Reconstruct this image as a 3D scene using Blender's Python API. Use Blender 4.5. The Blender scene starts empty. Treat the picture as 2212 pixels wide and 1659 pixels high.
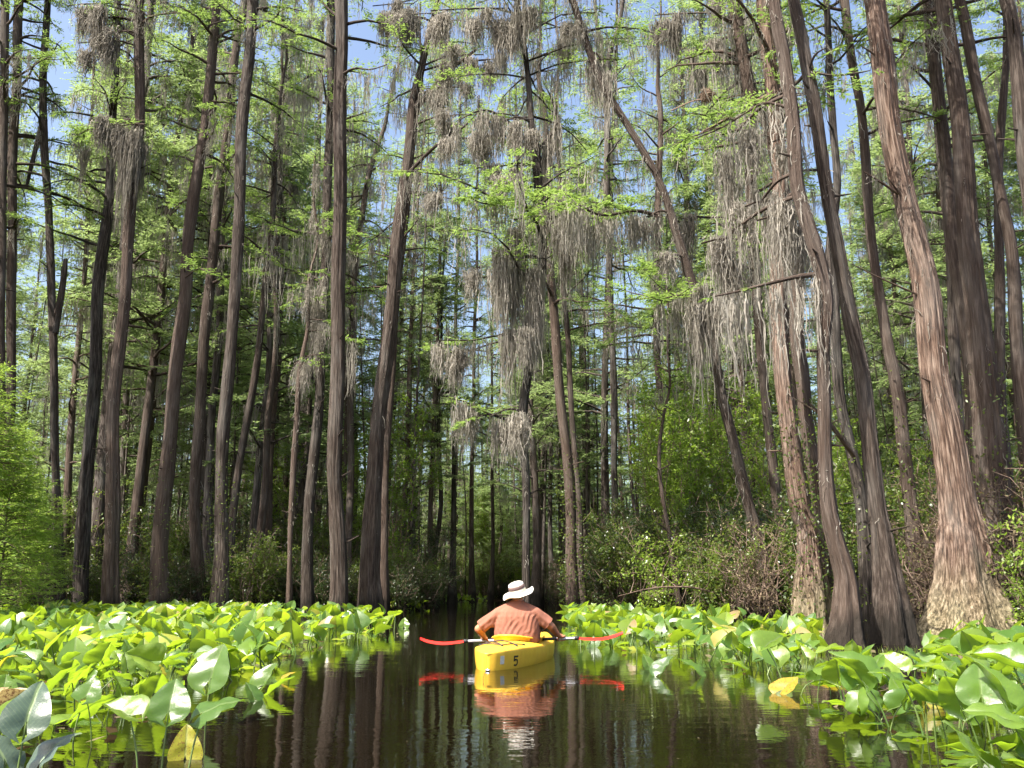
import bpy, bmesh, math, random
import numpy as np
from mathutils import Vector, Matrix, Euler

# ------------------------------------------------------------------ camera, world, sun
sc = bpy.context.scene
COL = sc.collection
CAM_H = 0.86
PITCH = math.radians(12.64)
FPX = 1955.0            # focal length in pixels of a 2212 px wide picture
cam_d = bpy.data.cameras.new("camera")
cam = bpy.data.objects.new("camera", cam_d)
COL.objects.link(cam)
cam.location = (0, 0, CAM_H)
cam.rotation_euler = (math.radians(90) + PITCH, 0, 0)
cam_d.sensor_width = 36.0
cam_d.lens = 36.0 * FPX / 2212.0
cam_d.clip_start = 0.05
cam_d.clip_end = 3000
sc.camera = cam

SUN_EL = math.radians(57)
SUN_AZ = math.atan2(-0.62, -0.55)      # compass angle from +Y towards +X of the direction to the sun
world = bpy.data.worlds.new("World")
sc.world = world
world.use_nodes = True
wn = world.node_tree
wn.nodes.clear()
wo = wn.nodes.new("ShaderNodeOutputWorld")
bg = wn.nodes.new("ShaderNodeBackground")
sky = wn.nodes.new("ShaderNodeTexSky")
sky.sky_type = 'NISHITA'
sky.sun_disc = False
sky.sun_elevation = SUN_EL
sky.sun_rotation = SUN_AZ
sky.air_density = 1.0
sky.dust_density = 4.5
sky.ozone_density = 1.0
bg.inputs[1].default_value = 0.122
wn.links.new(sky.outputs[0], bg.inputs[0])
wn.links.new(bg.outputs[0], wo.inputs[0])

sun_d = bpy.data.lights.new("sun", 'SUN')
sun_d.energy = 4.8
sun_d.angle = math.radians(0.5)
sun_d.color = (1.0, 0.955, 0.87)
sun = bpy.data.objects.new("sun", sun_d)
COL.objects.link(sun)
tosun = Vector((math.cos(SUN_EL) * math.sin(SUN_AZ), math.cos(SUN_EL) * math.cos(SUN_AZ), math.sin(SUN_EL)))
sun.rotation_euler = tosun.to_track_quat('Z', 'Y').to_euler()
sun.location = (-20, -20, 40)

sc.view_settings.view_transform = 'Standard'
sc.view_settings.look = 'None'
sc.view_settings.gamma = 1.0
sc.view_settings.exposure = 1.5
sc.render.engine = 'CYCLES'
cy = sc.cycles
cy.max_bounces = 7
cy.diffuse_bounces = 4
cy.glossy_bounces = 4
cy.transmission_bounces = 4
cy.transparent_max_bounces = 6
cy.volume_bounces = 0
cy.caustics_reflective = False
cy.caustics_refractive = False
cy.sample_clamp_indirect = 6
cy.use_denoising = True
cy.use_adaptive_sampling = True
cy.adaptive_threshold = 0.02

# ------------------------------------------------------------------ projection helpers (reference pixels -> places)
SP, CP = math.sin(PITCH), math.cos(PITCH)
def ray(u, v):
    lx = (u - 1106.0) / FPX
    ly = (829.5 - v) / FPX
    return lx, CP - ly * SP, SP + ly * CP
def at(u, v, Y):
    x, y, z = ray(u, v)
    t = Y / y
    return np.array((x * t, Y, CAM_H + z * t)), t
def at_z(u, v, z0):
    x, y, z = ray(u, v)
    t = (z0 - CAM_H) / z
    return np.array((x * t, y * t, z0)), t
def project(p):
    x, y, z = p[0], p[1], p[2] - CAM_H
    d = y * CP + z * SP
    if d <= 0.05:
        return -9999, -9999
    return 1106 + FPX * x / d, 829.5 - FPX * (-y * SP + z * CP) / d

# ------------------------------------------------------------------ mesh helpers
class Buf:
    """collects vertices and quads (a triangle repeats nothing: stored apart)"""
    def __init__(self):
        self.V, self.F, self.A, self.M, self.n = [], [], [], [], 0
    def add(self, V, F, A=None, mat=0):
        V = np.asarray(V, dtype=np.float32).reshape(-1, 3)
        F = np.asarray(F, dtype=np.int64).reshape(-1, 4)
        self.V.append(V); self.F.append(F + self.n)
        self.A.append(np.zeros_like(V) if A is None else np.asarray(A, dtype=np.float32).reshape(-1, 3))
        self.M.append(np.full(len(F), mat, dtype=np.int32))
        self.n += len(V)
    def empty(self):
        return self.n == 0
    def mesh(self, name, mats, smooth=True, attr=False):
        V = np.concatenate(self.V); F = np.concatenate(self.F); M = np.concatenate(self.M)
        me = bpy.data.meshes.new(name)
        me.vertices.add(len(V)); me.vertices.foreach_set("co", V.ravel())
        me.loops.add(F.size); me.loops.foreach_set("vertex_index", F.ravel().astype(np.int32))
        me.polygons.add(len(F))
        me.polygons.foreach_set("loop_start", np.arange(0, F.size, 4, dtype=np.int32))
        me.polygons.foreach_set("loop_total", np.full(len(F), 4, dtype=np.int32))
        me.polygons.foreach_set("use_smooth", np.full(len(F), smooth, dtype=bool))
        for m in mats: me.materials.append(m)
        me.polygons.foreach_set("material_index", M)
        if attr:
            a = me.attributes.new("bk", 'FLOAT_VECTOR', 'POINT')
            a.data.foreach_set("vector", np.concatenate(self.A).ravel())
        me.update(calc_edges=True)
        return me
    def build(self, name, mats, parent=None, smooth=True, attr=False):
        return link(name, self.mesh(name, mats, smooth, attr), parent)

def link(name, me, parent=None):
    o = bpy.data.objects.new(name, me)
    COL.objects.link(o)
    if parent is not None: o.parent = parent
    return o
def tag(o, label=None, cat=None, group=None, kind=None):
    if label: o["label"] = label
    if cat: o["category"] = cat
    if group: o["group"] = group
    if kind: o["kind"] = kind
    return o
def thing(name, loc=(0, 0, 0), rz=0.0, label=None, cat=None, group=None):
    o = bpy.data.objects.new(name, None)
    o.empty_display_size = 0.2
    COL.objects.link(o)
    o.location = loc
    o.rotation_euler = (0, 0, rz)
    return tag(o, label, cat, group)
def copy_tree(o, parent=None):
    c = o.copy(); COL.objects.link(c)
    if parent is not None: c.parent = parent
    for ch in list(o.children): copy_tree(ch, c)
    return c

def tube(buf, pts, rad, n=6, mat=0, flute=None, cap=True, vs=1.0, bump=0.0, rng=None):
    P = np.asarray(pts, dtype=float); R = np.asarray(rad, dtype=float)
    T = np.gradient(P, axis=0); T /= (np.linalg.norm(T, axis=1, keepdims=True) + 1e-9)
    ref = np.array((0, 1.0, 0)) if abs(T[0][1]) < 0.9 else np.array((1.0, 0, 0))
    if abs(T[0][2]) < 0.5: ref = np.array((0, 0, 1.0))
    th = np.linspace(0, 2 * math.pi, n, endpoint=False)
    rings, attrs = [], []
    L = np.concatenate([[0], np.cumsum(np.linalg.norm(np.diff(P, axis=0), axis=1))])
    for i in range(len(P)):
        a = np.cross(ref, T[i]); a /= (np.linalg.norm(a) + 1e-9)
        b = np.cross(T[i], a)
        r = np.full(n, R[i])
        if flute is not None: r = r * (1 + flute(i, th))
        if bump and rng is not None: r = r * (1 + rng.normal(0, bump, n))
        rings.append(P[i] + np.outer(np.cos(th) * r, a) + np.outer(np.sin(th) * r, b))
        attrs.append(np.stack([np.cos(th) * max(R[i], .02), np.sin(th) * max(R[i], .02), np.full(n, L[i] * vs)], 1))
    V = np.concatenate(rings); A = np.concatenate(attrs)
    k = np.arange(n); k2 = (k + 1) % n
    F = []
    for i in range(len(P) - 1):
        F.append(np.stack([i * n + k, i * n + k2, (i + 1) * n + k2, (i + 1) * n + k], 1))
    buf.add(V, np.concatenate(F), A, mat)

def catmull(pts, m=6):
    P = np.asarray(pts, dtype=float)
    if len(P) < 3:
        t = np.linspace(0, 1, m + 1)[:, None]
        return P[0] * (1 - t) + P[1] * t
    Q = np.vstack([2 * P[0] - P[1], P, 2 * P[-1] - P[-2]])
    out = []
    for i in range(1, len(Q) - 2):
        p0, p1, p2, p3 = Q[i - 1], Q[i], Q[i + 1], Q[i + 2]
        for t in np.linspace(0, 1, m, endpoint=False):
            out.append(0.5 * ((2 * p1) + (-p0 + p2) * t + (2 * p0 - 5 * p1 + 4 * p2 - p3) * t * t + (-p0 + 3 * p1 - 3 * p2 + p3) * t ** 3))
    out.append(P[-1])
    return np.array(out)

def unit(a):
    return a / (np.linalg.norm(a, axis=-1, keepdims=True) + 1e-9)

def diamonds(buf, B, D, S, L, W, mat=0):
    """leaf-sized four-cornered faces: base, side, tip, side"""
    L = np.asarray(L).reshape(-1, 1); W = np.asarray(W).reshape(-1, 1)
    n = len(B)
    V = np.stack([B, B + D * L * .45 + S * W * .5, B + D * L, B + D * L * .45 - S * W * .5], 1)
    buf.add(V.reshape(-1, 3), np.arange(4 * n).reshape(n, 4), None, mat)

def spray(buf, rng, a, b, leaf=.12, wid=.024, gap=.045, tilt=.35):
    """a twig from a to b carrying two ranks of needle-like leaflets"""
    d = b - a; ln = np.linalg.norm(d)
    if ln < .05: return
    d = d / ln
    n = max(3, int(ln / gap))
    t = (np.arange(n) + rng.random(n)) / n
    up = np.array((0, 0, 1.0)) + rng.normal(0, tilt, 3)
    s = np.cross(d, up); s /= np.linalg.norm(s) + 1e-9
    sg = np.where(rng.random(n) < .5, -1.0, 1.0)[:, None]
    ang = rng.uniform(.5, 1.25, n)[:, None]
    B = a + d * (t[:, None] * ln)
    D = unit(d * np.cos(ang) + s * sg * np.sin(ang) + rng.normal(0, .18, (n, 3)) + np.array((0, 0, -.12)))
    S = unit(np.cross(D, unit(up + rng.normal(0, .5, (n, 3)))))
    k = (1.15 - .6 * t)
    diamonds(buf, B, D, S, leaf * k * rng.uniform(.7, 1.3, n), wid * rng.uniform(.7, 1.4, n))

def moss_strands(buf, rng, P, Ls, w0=.022, segs=8, sway=.05):
    """hanging ragged ribbons of moss from every point of P"""
    n = len(P)
    if n == 0: return
    az = rng.uniform(0, math.pi, n)
    side = np.stack([np.cos(az), np.sin(az), np.zeros(n)], 1)
    drift = rng.normal(0, sway, (n, 3)); drift[:, 2] = 0
    V = np.zeros((n, segs + 1, 2, 3))
    pos = P.copy()
    for k in range(segs + 1):
        t = k / segs
        w = (w0 * rng.uniform(.55, 1.5, n) * (1 - t) ** .6 + .004)[:, None]
        w = w * (1.0 if k else .5)
        V[:, k, 0] = pos - side * w * .5
        V[:, k, 1] = pos + side * w * .5
        step = np.zeros((n, 3)); step[:, 2] = -Ls / segs
        pos = pos + step + rng.normal(0, .022, (n, 3)) + drift * (t * .35)
    idx = np.arange(n * (segs + 1) * 2).reshape(n, segs + 1, 2)
    F = np.stack([idx[:, :-1, 0], idx[:, :-1, 1], idx[:, 1:, 1], idx[:, 1:, 0]], -1).reshape(-1, 4)
    buf.add(V.reshape(-1, 3), F)
    # fuzz: short tufts standing off the strands
    m = n * 4
    src = rng.integers(0, n, m)
    tt = rng.random(m)
    B = P[src].copy(); B[:, 2] -= tt * Ls[src] * .9
    B += drift[src] * (tt[:, None] ** 2) * 1.2
    D = unit(rng.normal(0, 1, (m, 3)) + np.array((0, 0, -2.6)))
    S = unit(np.cross(D, rng.normal(0, 1, (m, 3))))
    diamonds(buf, B, D, S, rng.uniform(.04, .13, m), rng.uniform(.006, .018, m))

# ------------------------------------------------------------------ materials
def mat_new(name):
    m = bpy.data.materials.new(name); m.use_nodes = True
    nt = m.node_tree; nt.nodes.clear()
    out = nt.nodes.new("ShaderNodeOutputMaterial")
    return m, nt, out
def nd(nt, typ, **kw):
    n = nt.nodes.new(typ)
    for k, v in kw.items():
        if k.startswith("i_"):
            key = k[2:]
            n.inputs[int(key) if key.isdigit() else key.replace("_", " ")].default_value = v
        else: setattr(n, k, v)
    return n
def ramp(nt, fac, stops):
    r = nt.nodes.new("ShaderNodeValToRGB")
    el = r.color_ramp.elements
    while len(el) < len(stops): el.new(.5)
    for e, (p, c) in zip(el, stops):
        e.position = p; e.color = (*c, 1)
    nt.links.new(fac, r.inputs[0])
    return r
def mixc(nt, f, a, b, mode='MIX'):
    m = nt.nodes.new("ShaderNodeMix"); m.data_type = 'RGBA'; m.blend_type = mode
    for s, x in ((0, f), (6, a), (7, b)):
        if isinstance(x, (int, float)): m.inputs[s].default_value = x
        elif isinstance(x, tuple): m.inputs[s].default_value = (*x, 1)
        else: nt.links.new(x, m.inputs[s])
    return m.outputs[2]

def leaf_material(name, stops, trans, rough=.45, spec=.4, tmix=.45, spots=None, veins=False, by_object=False):
    m, nt, out = mat_new(name); Lk = nt.links
    geo = nd(nt, "ShaderNodeNewGeometry"); oi = nd(nt, "ShaderNodeObjectInfo")
    fac = nd(nt, "ShaderNodeMath", operation='MULTIPLY_ADD')
    Lk.new(geo.outputs["Random Per Island"], fac.inputs[0]); fac.inputs[1].default_value = .55
    h = nd(nt, "ShaderNodeMath", operation='MULTIPLY'); Lk.new(oi.outputs["Random"], h.inputs[0]); h.inputs[1].default_value = .45
    Lk.new(h.outputs[0], fac.inputs[2])
    if by_object:
        Lk.new(oi.outputs["Random"], fac.inputs[0]); fac.inputs[1].default_value = 1.0; fac.inputs[2].default_value = 0
        for l in list(nt.links):
            if l.to_node == fac and l.to_socket == fac.inputs[2]: nt.links.remove(l)
    c = ramp(nt, fac.outputs[0], stops).outputs[0]
    if spots:
        tc = nd(nt, "ShaderNodeTexCoord")
        nz = nd(nt, "ShaderNodeTexNoise"); nz.inputs["Scale"].default_value = spots[0]; nz.inputs["Detail"].default_value = 4
        Lk.new(tc.outputs["Object"], nz.inputs["Vector"])
        r = ramp(nt, nz.outputs[0], [(spots[1], (0, 0, 0)), (spots[1] + .06, (1, 1, 1))])
        c = mixc(nt, r.outputs[0], c, spots[2])
    p = nd(nt, "ShaderNodeBsdfPrincipled")
    Lk.new(c, p.inputs["Base Color"]); p.inputs["Roughness"].default_value = rough
    p.inputs["Specular IOR Level"].default_value = spec
    t = nd(nt, "ShaderNodeBsdfTranslucent")
    tc2 = mixc(nt, .65, c, trans)
    Lk.new(tc2, t.inputs[0])
    ms = nd(nt, "ShaderNodeMixShader"); ms.inputs[0].default_value = tmix
    Lk.new(p.outputs[0], ms.inputs[1]); Lk.new(t.outputs[0], ms.inputs[2])
    Lk.new(ms.outputs[0], out.inputs[0])
    return m

M = {}
M['needle'] = leaf_material("cypress_foliage", [(0, (.050, .100, .022)), (.45, (.115, .205, .038)), (1, (.24, .34, .075))], (.35, .49, .11), .5, .3, .5)
M['needle_bright'] = leaf_material('young_cypress_foliage', [(0, (.09, .16, .03)), (.5, (.19, .29, .05)), (1, (.30, .42, .07))], (.46, .62, .09), .5, .3, .5)
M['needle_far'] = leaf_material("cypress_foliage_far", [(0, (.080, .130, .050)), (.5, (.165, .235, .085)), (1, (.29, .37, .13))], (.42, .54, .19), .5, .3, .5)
M['shrub'] = leaf_material("shrub_leaves", [(0, (.025, .045, .013)), (.5, (.070, .115, .024)), (1, (.20, .26, .05))], (.32, .42, .05), .33, .5, .42)
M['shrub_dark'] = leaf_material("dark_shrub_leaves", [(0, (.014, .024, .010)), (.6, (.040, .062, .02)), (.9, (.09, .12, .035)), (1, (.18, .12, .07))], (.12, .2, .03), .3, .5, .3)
M['bright'] = leaf_material("light_shrub_leaves", [(0, (.08, .13, .025)), (.6, (.19, .27, .04)), (.96, (.30, .38, .06)), (1, (.45, .16, .05))], (.34, .52, .04), .33, .5, .45)
M['dry'] = leaf_material("dry_twig_leaves", [(0, (.07, .065, .03)), (.6, (.16, .13, .07)), (1, (.30, .25, .16))], (.3, .18, .08), .7, .2, .25)
M['moss'] = leaf_material("spanish_moss", [(0, (.14, .128, .108)), (.5, (.29, .265, .225)), (1, (.47, .435, .375))], (.49, .45, .385), .9, .1, .48)

def bark_material(name, dark, mid, light, lichen=.25, base_stain=False):
    m, nt, out = mat_new(name); Lk = nt.links
    at_ = nd(nt, "ShaderNodeAttribute", attribute_name="bk")
    mp = nd(nt, "ShaderNodeMapping"); mp.inputs["Scale"].default_value = (15, 15, .9)
    Lk.new(at_.outputs["Vector"], mp.inputs[0])
    oi = nd(nt, "ShaderNodeObjectInfo")
    n1 = nd(nt, "ShaderNodeTexNoise"); n1.inputs["Scale"].default_value = 2.2; n1.inputs["Detail"].default_value = 7; n1.inputs["Roughness"].default_value = .65
    Lk.new(mp.outputs[0], n1.inputs["Vector"])
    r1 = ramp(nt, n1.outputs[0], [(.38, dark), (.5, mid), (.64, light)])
    mp2 = nd(nt, "ShaderNodeMapping"); mp2.inputs["Scale"].default_value = (2.0, 2.0, .5)
    Lk.new(at_.outputs["Vector"], mp2.inputs[0])
    n2 = nd(nt, "ShaderNodeTexNoise"); n2.inputs["Scale"].default_value = 1.6; n2.inputs["Detail"].default_value = 5
    Lk.new(mp2.outputs[0], n2.inputs["Vector"])
    r2 = ramp(nt, n2.outputs[0], [(.48, (0, 0, 0)), (.66, (1, 1, 1))])
    f = nd(nt, "ShaderNodeMath", operation='MULTIPLY'); Lk.new(r2.outputs[0], f.inputs[0]); f.inputs[1].default_value = lichen
    c = mixc(nt, f.outputs[0], r1.outputs[0], (.30, .29, .26))
    # per-tree warmth
    c = mixc(nt, oi.outputs["Random"], c, mixc(nt, .5, c, (.15, .10, .075)))
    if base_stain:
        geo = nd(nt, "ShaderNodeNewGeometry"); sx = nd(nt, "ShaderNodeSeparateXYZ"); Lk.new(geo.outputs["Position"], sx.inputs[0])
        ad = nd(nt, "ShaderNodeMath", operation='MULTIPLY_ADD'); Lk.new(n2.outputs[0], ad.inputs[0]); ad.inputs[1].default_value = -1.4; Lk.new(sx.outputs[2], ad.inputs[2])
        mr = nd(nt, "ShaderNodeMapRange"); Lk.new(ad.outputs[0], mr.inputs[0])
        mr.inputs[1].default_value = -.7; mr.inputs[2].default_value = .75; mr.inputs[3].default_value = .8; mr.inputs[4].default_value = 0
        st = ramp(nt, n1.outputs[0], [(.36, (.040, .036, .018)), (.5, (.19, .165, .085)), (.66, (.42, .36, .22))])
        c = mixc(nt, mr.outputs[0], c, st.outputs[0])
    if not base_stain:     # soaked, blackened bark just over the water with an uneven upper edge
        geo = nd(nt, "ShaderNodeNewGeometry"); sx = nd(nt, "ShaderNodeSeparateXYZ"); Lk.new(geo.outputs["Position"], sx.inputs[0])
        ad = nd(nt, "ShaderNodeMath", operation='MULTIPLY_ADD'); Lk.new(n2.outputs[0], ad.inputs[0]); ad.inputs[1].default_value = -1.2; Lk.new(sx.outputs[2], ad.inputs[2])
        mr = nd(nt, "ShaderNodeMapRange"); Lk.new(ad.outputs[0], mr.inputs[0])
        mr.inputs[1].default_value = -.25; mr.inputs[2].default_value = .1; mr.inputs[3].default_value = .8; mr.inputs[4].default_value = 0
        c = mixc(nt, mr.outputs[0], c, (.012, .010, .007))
    p = nd(nt, "ShaderNodeBsdfPrincipled"); Lk.new(c, p.inputs["Base Color"])
    p.inputs["Roughness"].default_value = .85; p.inputs["Specular IOR Level"].default_value = .2
    bp = nd(nt, "ShaderNodeBump"); bp.inputs["Strength"].default_value = 1.0; bp.inputs["Distance"].default_value = .05
    Lk.new(n1.outputs[0], bp.inputs["Height"]); Lk.new(bp.outputs[0], p.inputs["Normal"])
    Lk.new(p.outputs[0], out.inputs[0])
    return m
M['bark'] = bark_material("cypress_bark", (.007, .0055, .0045), (.037, .029, .023), (.118, .097, .082), .20)  # tone lowered so that canopy shade sits in the trunk colour
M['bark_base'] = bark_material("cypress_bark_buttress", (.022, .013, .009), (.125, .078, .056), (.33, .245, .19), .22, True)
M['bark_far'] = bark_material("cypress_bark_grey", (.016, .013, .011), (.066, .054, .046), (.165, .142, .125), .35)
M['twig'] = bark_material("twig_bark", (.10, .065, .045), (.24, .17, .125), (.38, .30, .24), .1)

# lily leaf with veins
def lily_material(name, stops, trans, rough=.32, tmix=.5, spots=None, spec=.65, by_object=True):
    m, nt, out = mat_new(name); Lk = nt.links
    at_ = nd(nt, "ShaderNodeAttribute", attribute_name="bk")
    geo = nd(nt, "ShaderNodeNewGeometry"); oi = nd(nt, "ShaderNodeObjectInfo")
    src = oi.outputs["Random"] if by_object else geo.outputs["Random Per Island"]
    c = ramp(nt, src, stops).outputs[0]
    tcol = mixc(nt, .7, c, trans)
    # midrib and side veins from the leaf's own coordinates (x across, y along)
    sx = nd(nt, "ShaderNodeSeparateXYZ"); Lk.new(at_.outputs["Vector"], sx.inputs[0])
    ab = nd(nt, "ShaderNodeMath", operation='ABSOLUTE'); Lk.new(sx.outputs[0], ab.inputs[0])
    mr = nd(nt, "ShaderNodeMapRange"); Lk.new(ab.outputs[0], mr.inputs[0])
    mr.inputs[1].default_value = .006; mr.inputs[2].default_value = .016; mr.inputs[3].default_value = .55; mr.inputs[4].default_value = 0
    su = nd(nt, "ShaderNodeMath", operation='MULTIPLY_ADD'); Lk.new(ab.outputs[0], su.inputs[0]); su.inputs[1].default_value = -.9; Lk.new(sx.outputs[1], su.inputs[2])
    wv = nd(nt, "ShaderNodeMath", operation='MULTIPLY'); Lk.new(su.outputs[0], wv.inputs[0]); wv.inputs[1].default_value = 210
    sn = nd(nt, "ShaderNodeMath", operation='SINE'); Lk.new(wv.outputs[0], sn.inputs[0])
    v2 = nd(nt, "ShaderNodeMapRange"); Lk.new(sn.outputs[0], v2.inputs[0])
    v2.inputs[1].default_value = .75; v2.inputs[2].default_value = 1; v2.inputs[3].default_value = 0; v2.inputs[4].default_value = .16
    mx = nd(nt, "ShaderNodeMath", operation='MAXIMUM'); Lk.new(mr.outputs[0], mx.inputs[0]); Lk.new(v2.outputs[0], mx.inputs[1])
    tcol = mixc(nt, mx.outputs[0], tcol, (.03, .09, .01))
    vl = nd(nt, "ShaderNodeMath", operation='MULTIPLY'); Lk.new(mx.outputs[0], vl.inputs[0]); vl.inputs[1].default_value = .8
    c = mixc(nt, vl.outputs[0], c, (.26, .34, .13))
    tc = nd(nt, "ShaderNodeMapping"); Lk.new(at_.outputs["Vector"], tc.inputs[0])
    cx = nd(nt, "ShaderNodeCombineXYZ"); mu = nd(nt, "ShaderNodeMath", operation='MULTIPLY'); Lk.new(src, mu.inputs[0]); mu.inputs[1].default_value = 37
    Lk.new(mu.outputs[0], cx.inputs[2]); Lk.new(cx.outputs[0], tc.inputs["Location"])
    nz = nd(nt, "ShaderNodeTexNoise"); nz.inputs["Scale"].default_value = 38; nz.inputs["Detail"].default_value = 6; nz.inputs["Roughness"].default_value = .7
    Lk.new(tc.outputs[0], nz.inputs["Vector"])
    if spots:
        r = ramp(nt, nz.outputs[0], [(spots[0], (0, 0, 0)), (spots[0] + .07, (1, 1, 1))])
        c = mixc(nt, r.outputs[0], c, spots[1]); tcol = mixc(nt, r.outputs[0], tcol, spots[1])
    p = nd(nt, "ShaderNodeBsdfPrincipled")
    Lk.new(c, p.inputs["Base Color"]); p.inputs["Roughness"].default_value = rough
    p.inputs["Specular IOR Level"].default_value = spec
    bp = nd(nt, "ShaderNodeBump"); bp.inputs["Strength"].default_value = .5; bp.inputs["Distance"].default_value = .004
    Lk.new(nz.outputs[0], bp.inputs["Height"]); Lk.new(bp.outputs[0], p.inputs["Normal"])
    t = nd(nt, "ShaderNodeBsdfTranslucent"); Lk.new(tcol, t.inputs[0])
    ms = nd(nt, "ShaderNodeMixShader"); ms.inputs[0].default_value = tmix
    Lk.new(p.outputs[0], ms.inputs[1]); Lk.new(t.outputs[0], ms.inputs[2]); Lk.new(ms.outputs[0], out.inputs[0])
    return m
GREEN = [(0, (.06, .13, .03)), (.5, (.12, .21, .03)), (1, (.21, .30, .04))]
M['lily'] = lily_material("green_lily_leaf", GREEN, (.42, .62, .02), .27, .48, (.655, (.30, .20, .05)))
M['lily_mix'] = lily_material("lily_leaf_mass", [(0, (.06, .14, .03)), (.6, (.13, .23, .035)), (.90, (.24, .32, .04)), (.96, (.38, .36, .05)), (1, (.34, .24, .12))], (.44, .62, .02), .32, .48, None, .65, False)
M['lily_yellow'] = lily_material("yellowing_lily_leaf", [(0, (.36, .36, .03)), (1, (.48, .34, .04))], (.62, .52, .02), .4, .5, (.54, (.25, .14, .03)))
M['lily_brown'] = lily_material("withered_lily_leaf", [(0, (.26, .19, .08)), (1, (.42, .33, .18))], (.45, .33, .10), .6, .3, (.5, (.16, .09, .04)))
M['lily_shaded'] = lily_material("shaded_lily_leaf", [(0, (.05, .08, .05)), (1, (.08, .11, .08))], (.06, .12, .03), .28, .15)  # shade on the lower left leaves is put into their dark colour

def simple(name, col, rough=.6, spec=.4, metal=0, noise=None, bump=None, coat=0):
    m, nt, out = mat_new(name); Lk = nt.links
    p = nd(nt, "ShaderNodeBsdfPrincipled")
    p.inputs["Roughness"].default_value = rough; p.inputs["Specular IOR Level"].default_value = spec
    p.inputs["Metallic"].default_value = metal; p.inputs["Coat Weight"].default_value = coat
    tc = nd(nt, "ShaderNodeTexCoord")
    if noise:
        nz = nd(nt, "ShaderNodeTexNoise"); nz.inputs["Scale"].default_value = noise[0]; nz.inputs["Detail"].default_value = 6
        Lk.new(tc.outputs["Object"], nz.inputs["Vector"])
        r = ramp(nt, nz.outputs[0], [(.35, noise[1]), (.65, col)])
        Lk.new(r.outputs[0], p.inputs["Base Color"])
    else: p.inputs["Base Color"].default_value = (*col, 1)
    if bump:
        nb = nd(nt, "ShaderNodeTexNoise"); nb.inputs["Scale"].default_value = bump[0]; nb.inputs["Detail"].default_value = 4
        Lk.new(tc.outputs["Object"], nb.inputs["Vector"])
        bp = nd(nt, "ShaderNodeBump"); bp.inputs["Strength"].default_value = 1; bp.inputs["Distance"].default_value = bump[1]
        Lk.new(nb.outputs[0], bp.inputs["Height"]); Lk.new(bp.outputs[0], p.inputs["Normal"])
    Lk.new(p.outputs[0], out.inputs[0])
    return m
M['stem'] = simple("lily_stem", (.07, .13, .03), .4, noise=(8, (.12, .16, .04)))
M['kayak'] = simple("yellow_plastic", (.84, .52, .045), .38, .45, noise=(9, (.76, .44, .04)), bump=(60, .0006))
M['kayak_in'] = simple("yellow_plastic_inside", (.75, .42, .01), .5)
M['black'] = simple("black_cord", (.02, .02, .02), .6)
M['number'] = simple("black_paint", (.015, .013, .012), .5)
M['sticker'] = simple("pale_sticker", (.62, .60, .52), .5, noise=(60, (.45, .44, .40)))
M['bungee'] = simple("bungee_cord", (.05, .035, .03), .7)
M['metal'] = simple("brushed_metal", (.75, .76, .78), .25, .5, 1.0)
M['blade'] = simple("red_plastic", (.78, .03, .022), .35, .5)
M['shaft'] = simple("aluminium_shaft", (.68, .68, .72), .35, .5, .4)
M['skin'] = simple("skin", (.50, .22, .12), .5, .4, noise=(30, (.44, .17, .09)), bump=(150, .0008))
M['hair'] = simple("grey_hair", (.25, .22, .20), .8)
M['eye'] = simple("eye_white", (.7, .7, .7), .3)
M['jeans'] = simple("dark_shorts", (.05, .06, .08), .8)
M['seat'] = simple("black_seat", (.02, .02, .022), .7)
M['hat'] = simple("off_white_canvas", (.86, .83, .77), .85, .2, noise=(25, (.68, .64, .56)), bump=(300, .0008))
M['hatband'] = simple("dark_hat_band", (.12, .075, .07), .85, .2, bump=(200, .001))
M['hatlow'] = simple("cream_canvas", (.62, .56, .44), .85, .2, bump=(200, .001))
M['shirt'] = simple("rust_cotton", (.285, .122, .082), .92, .12, noise=(6, (.245, .102, .068)), bump=(220, .0012))

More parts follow.
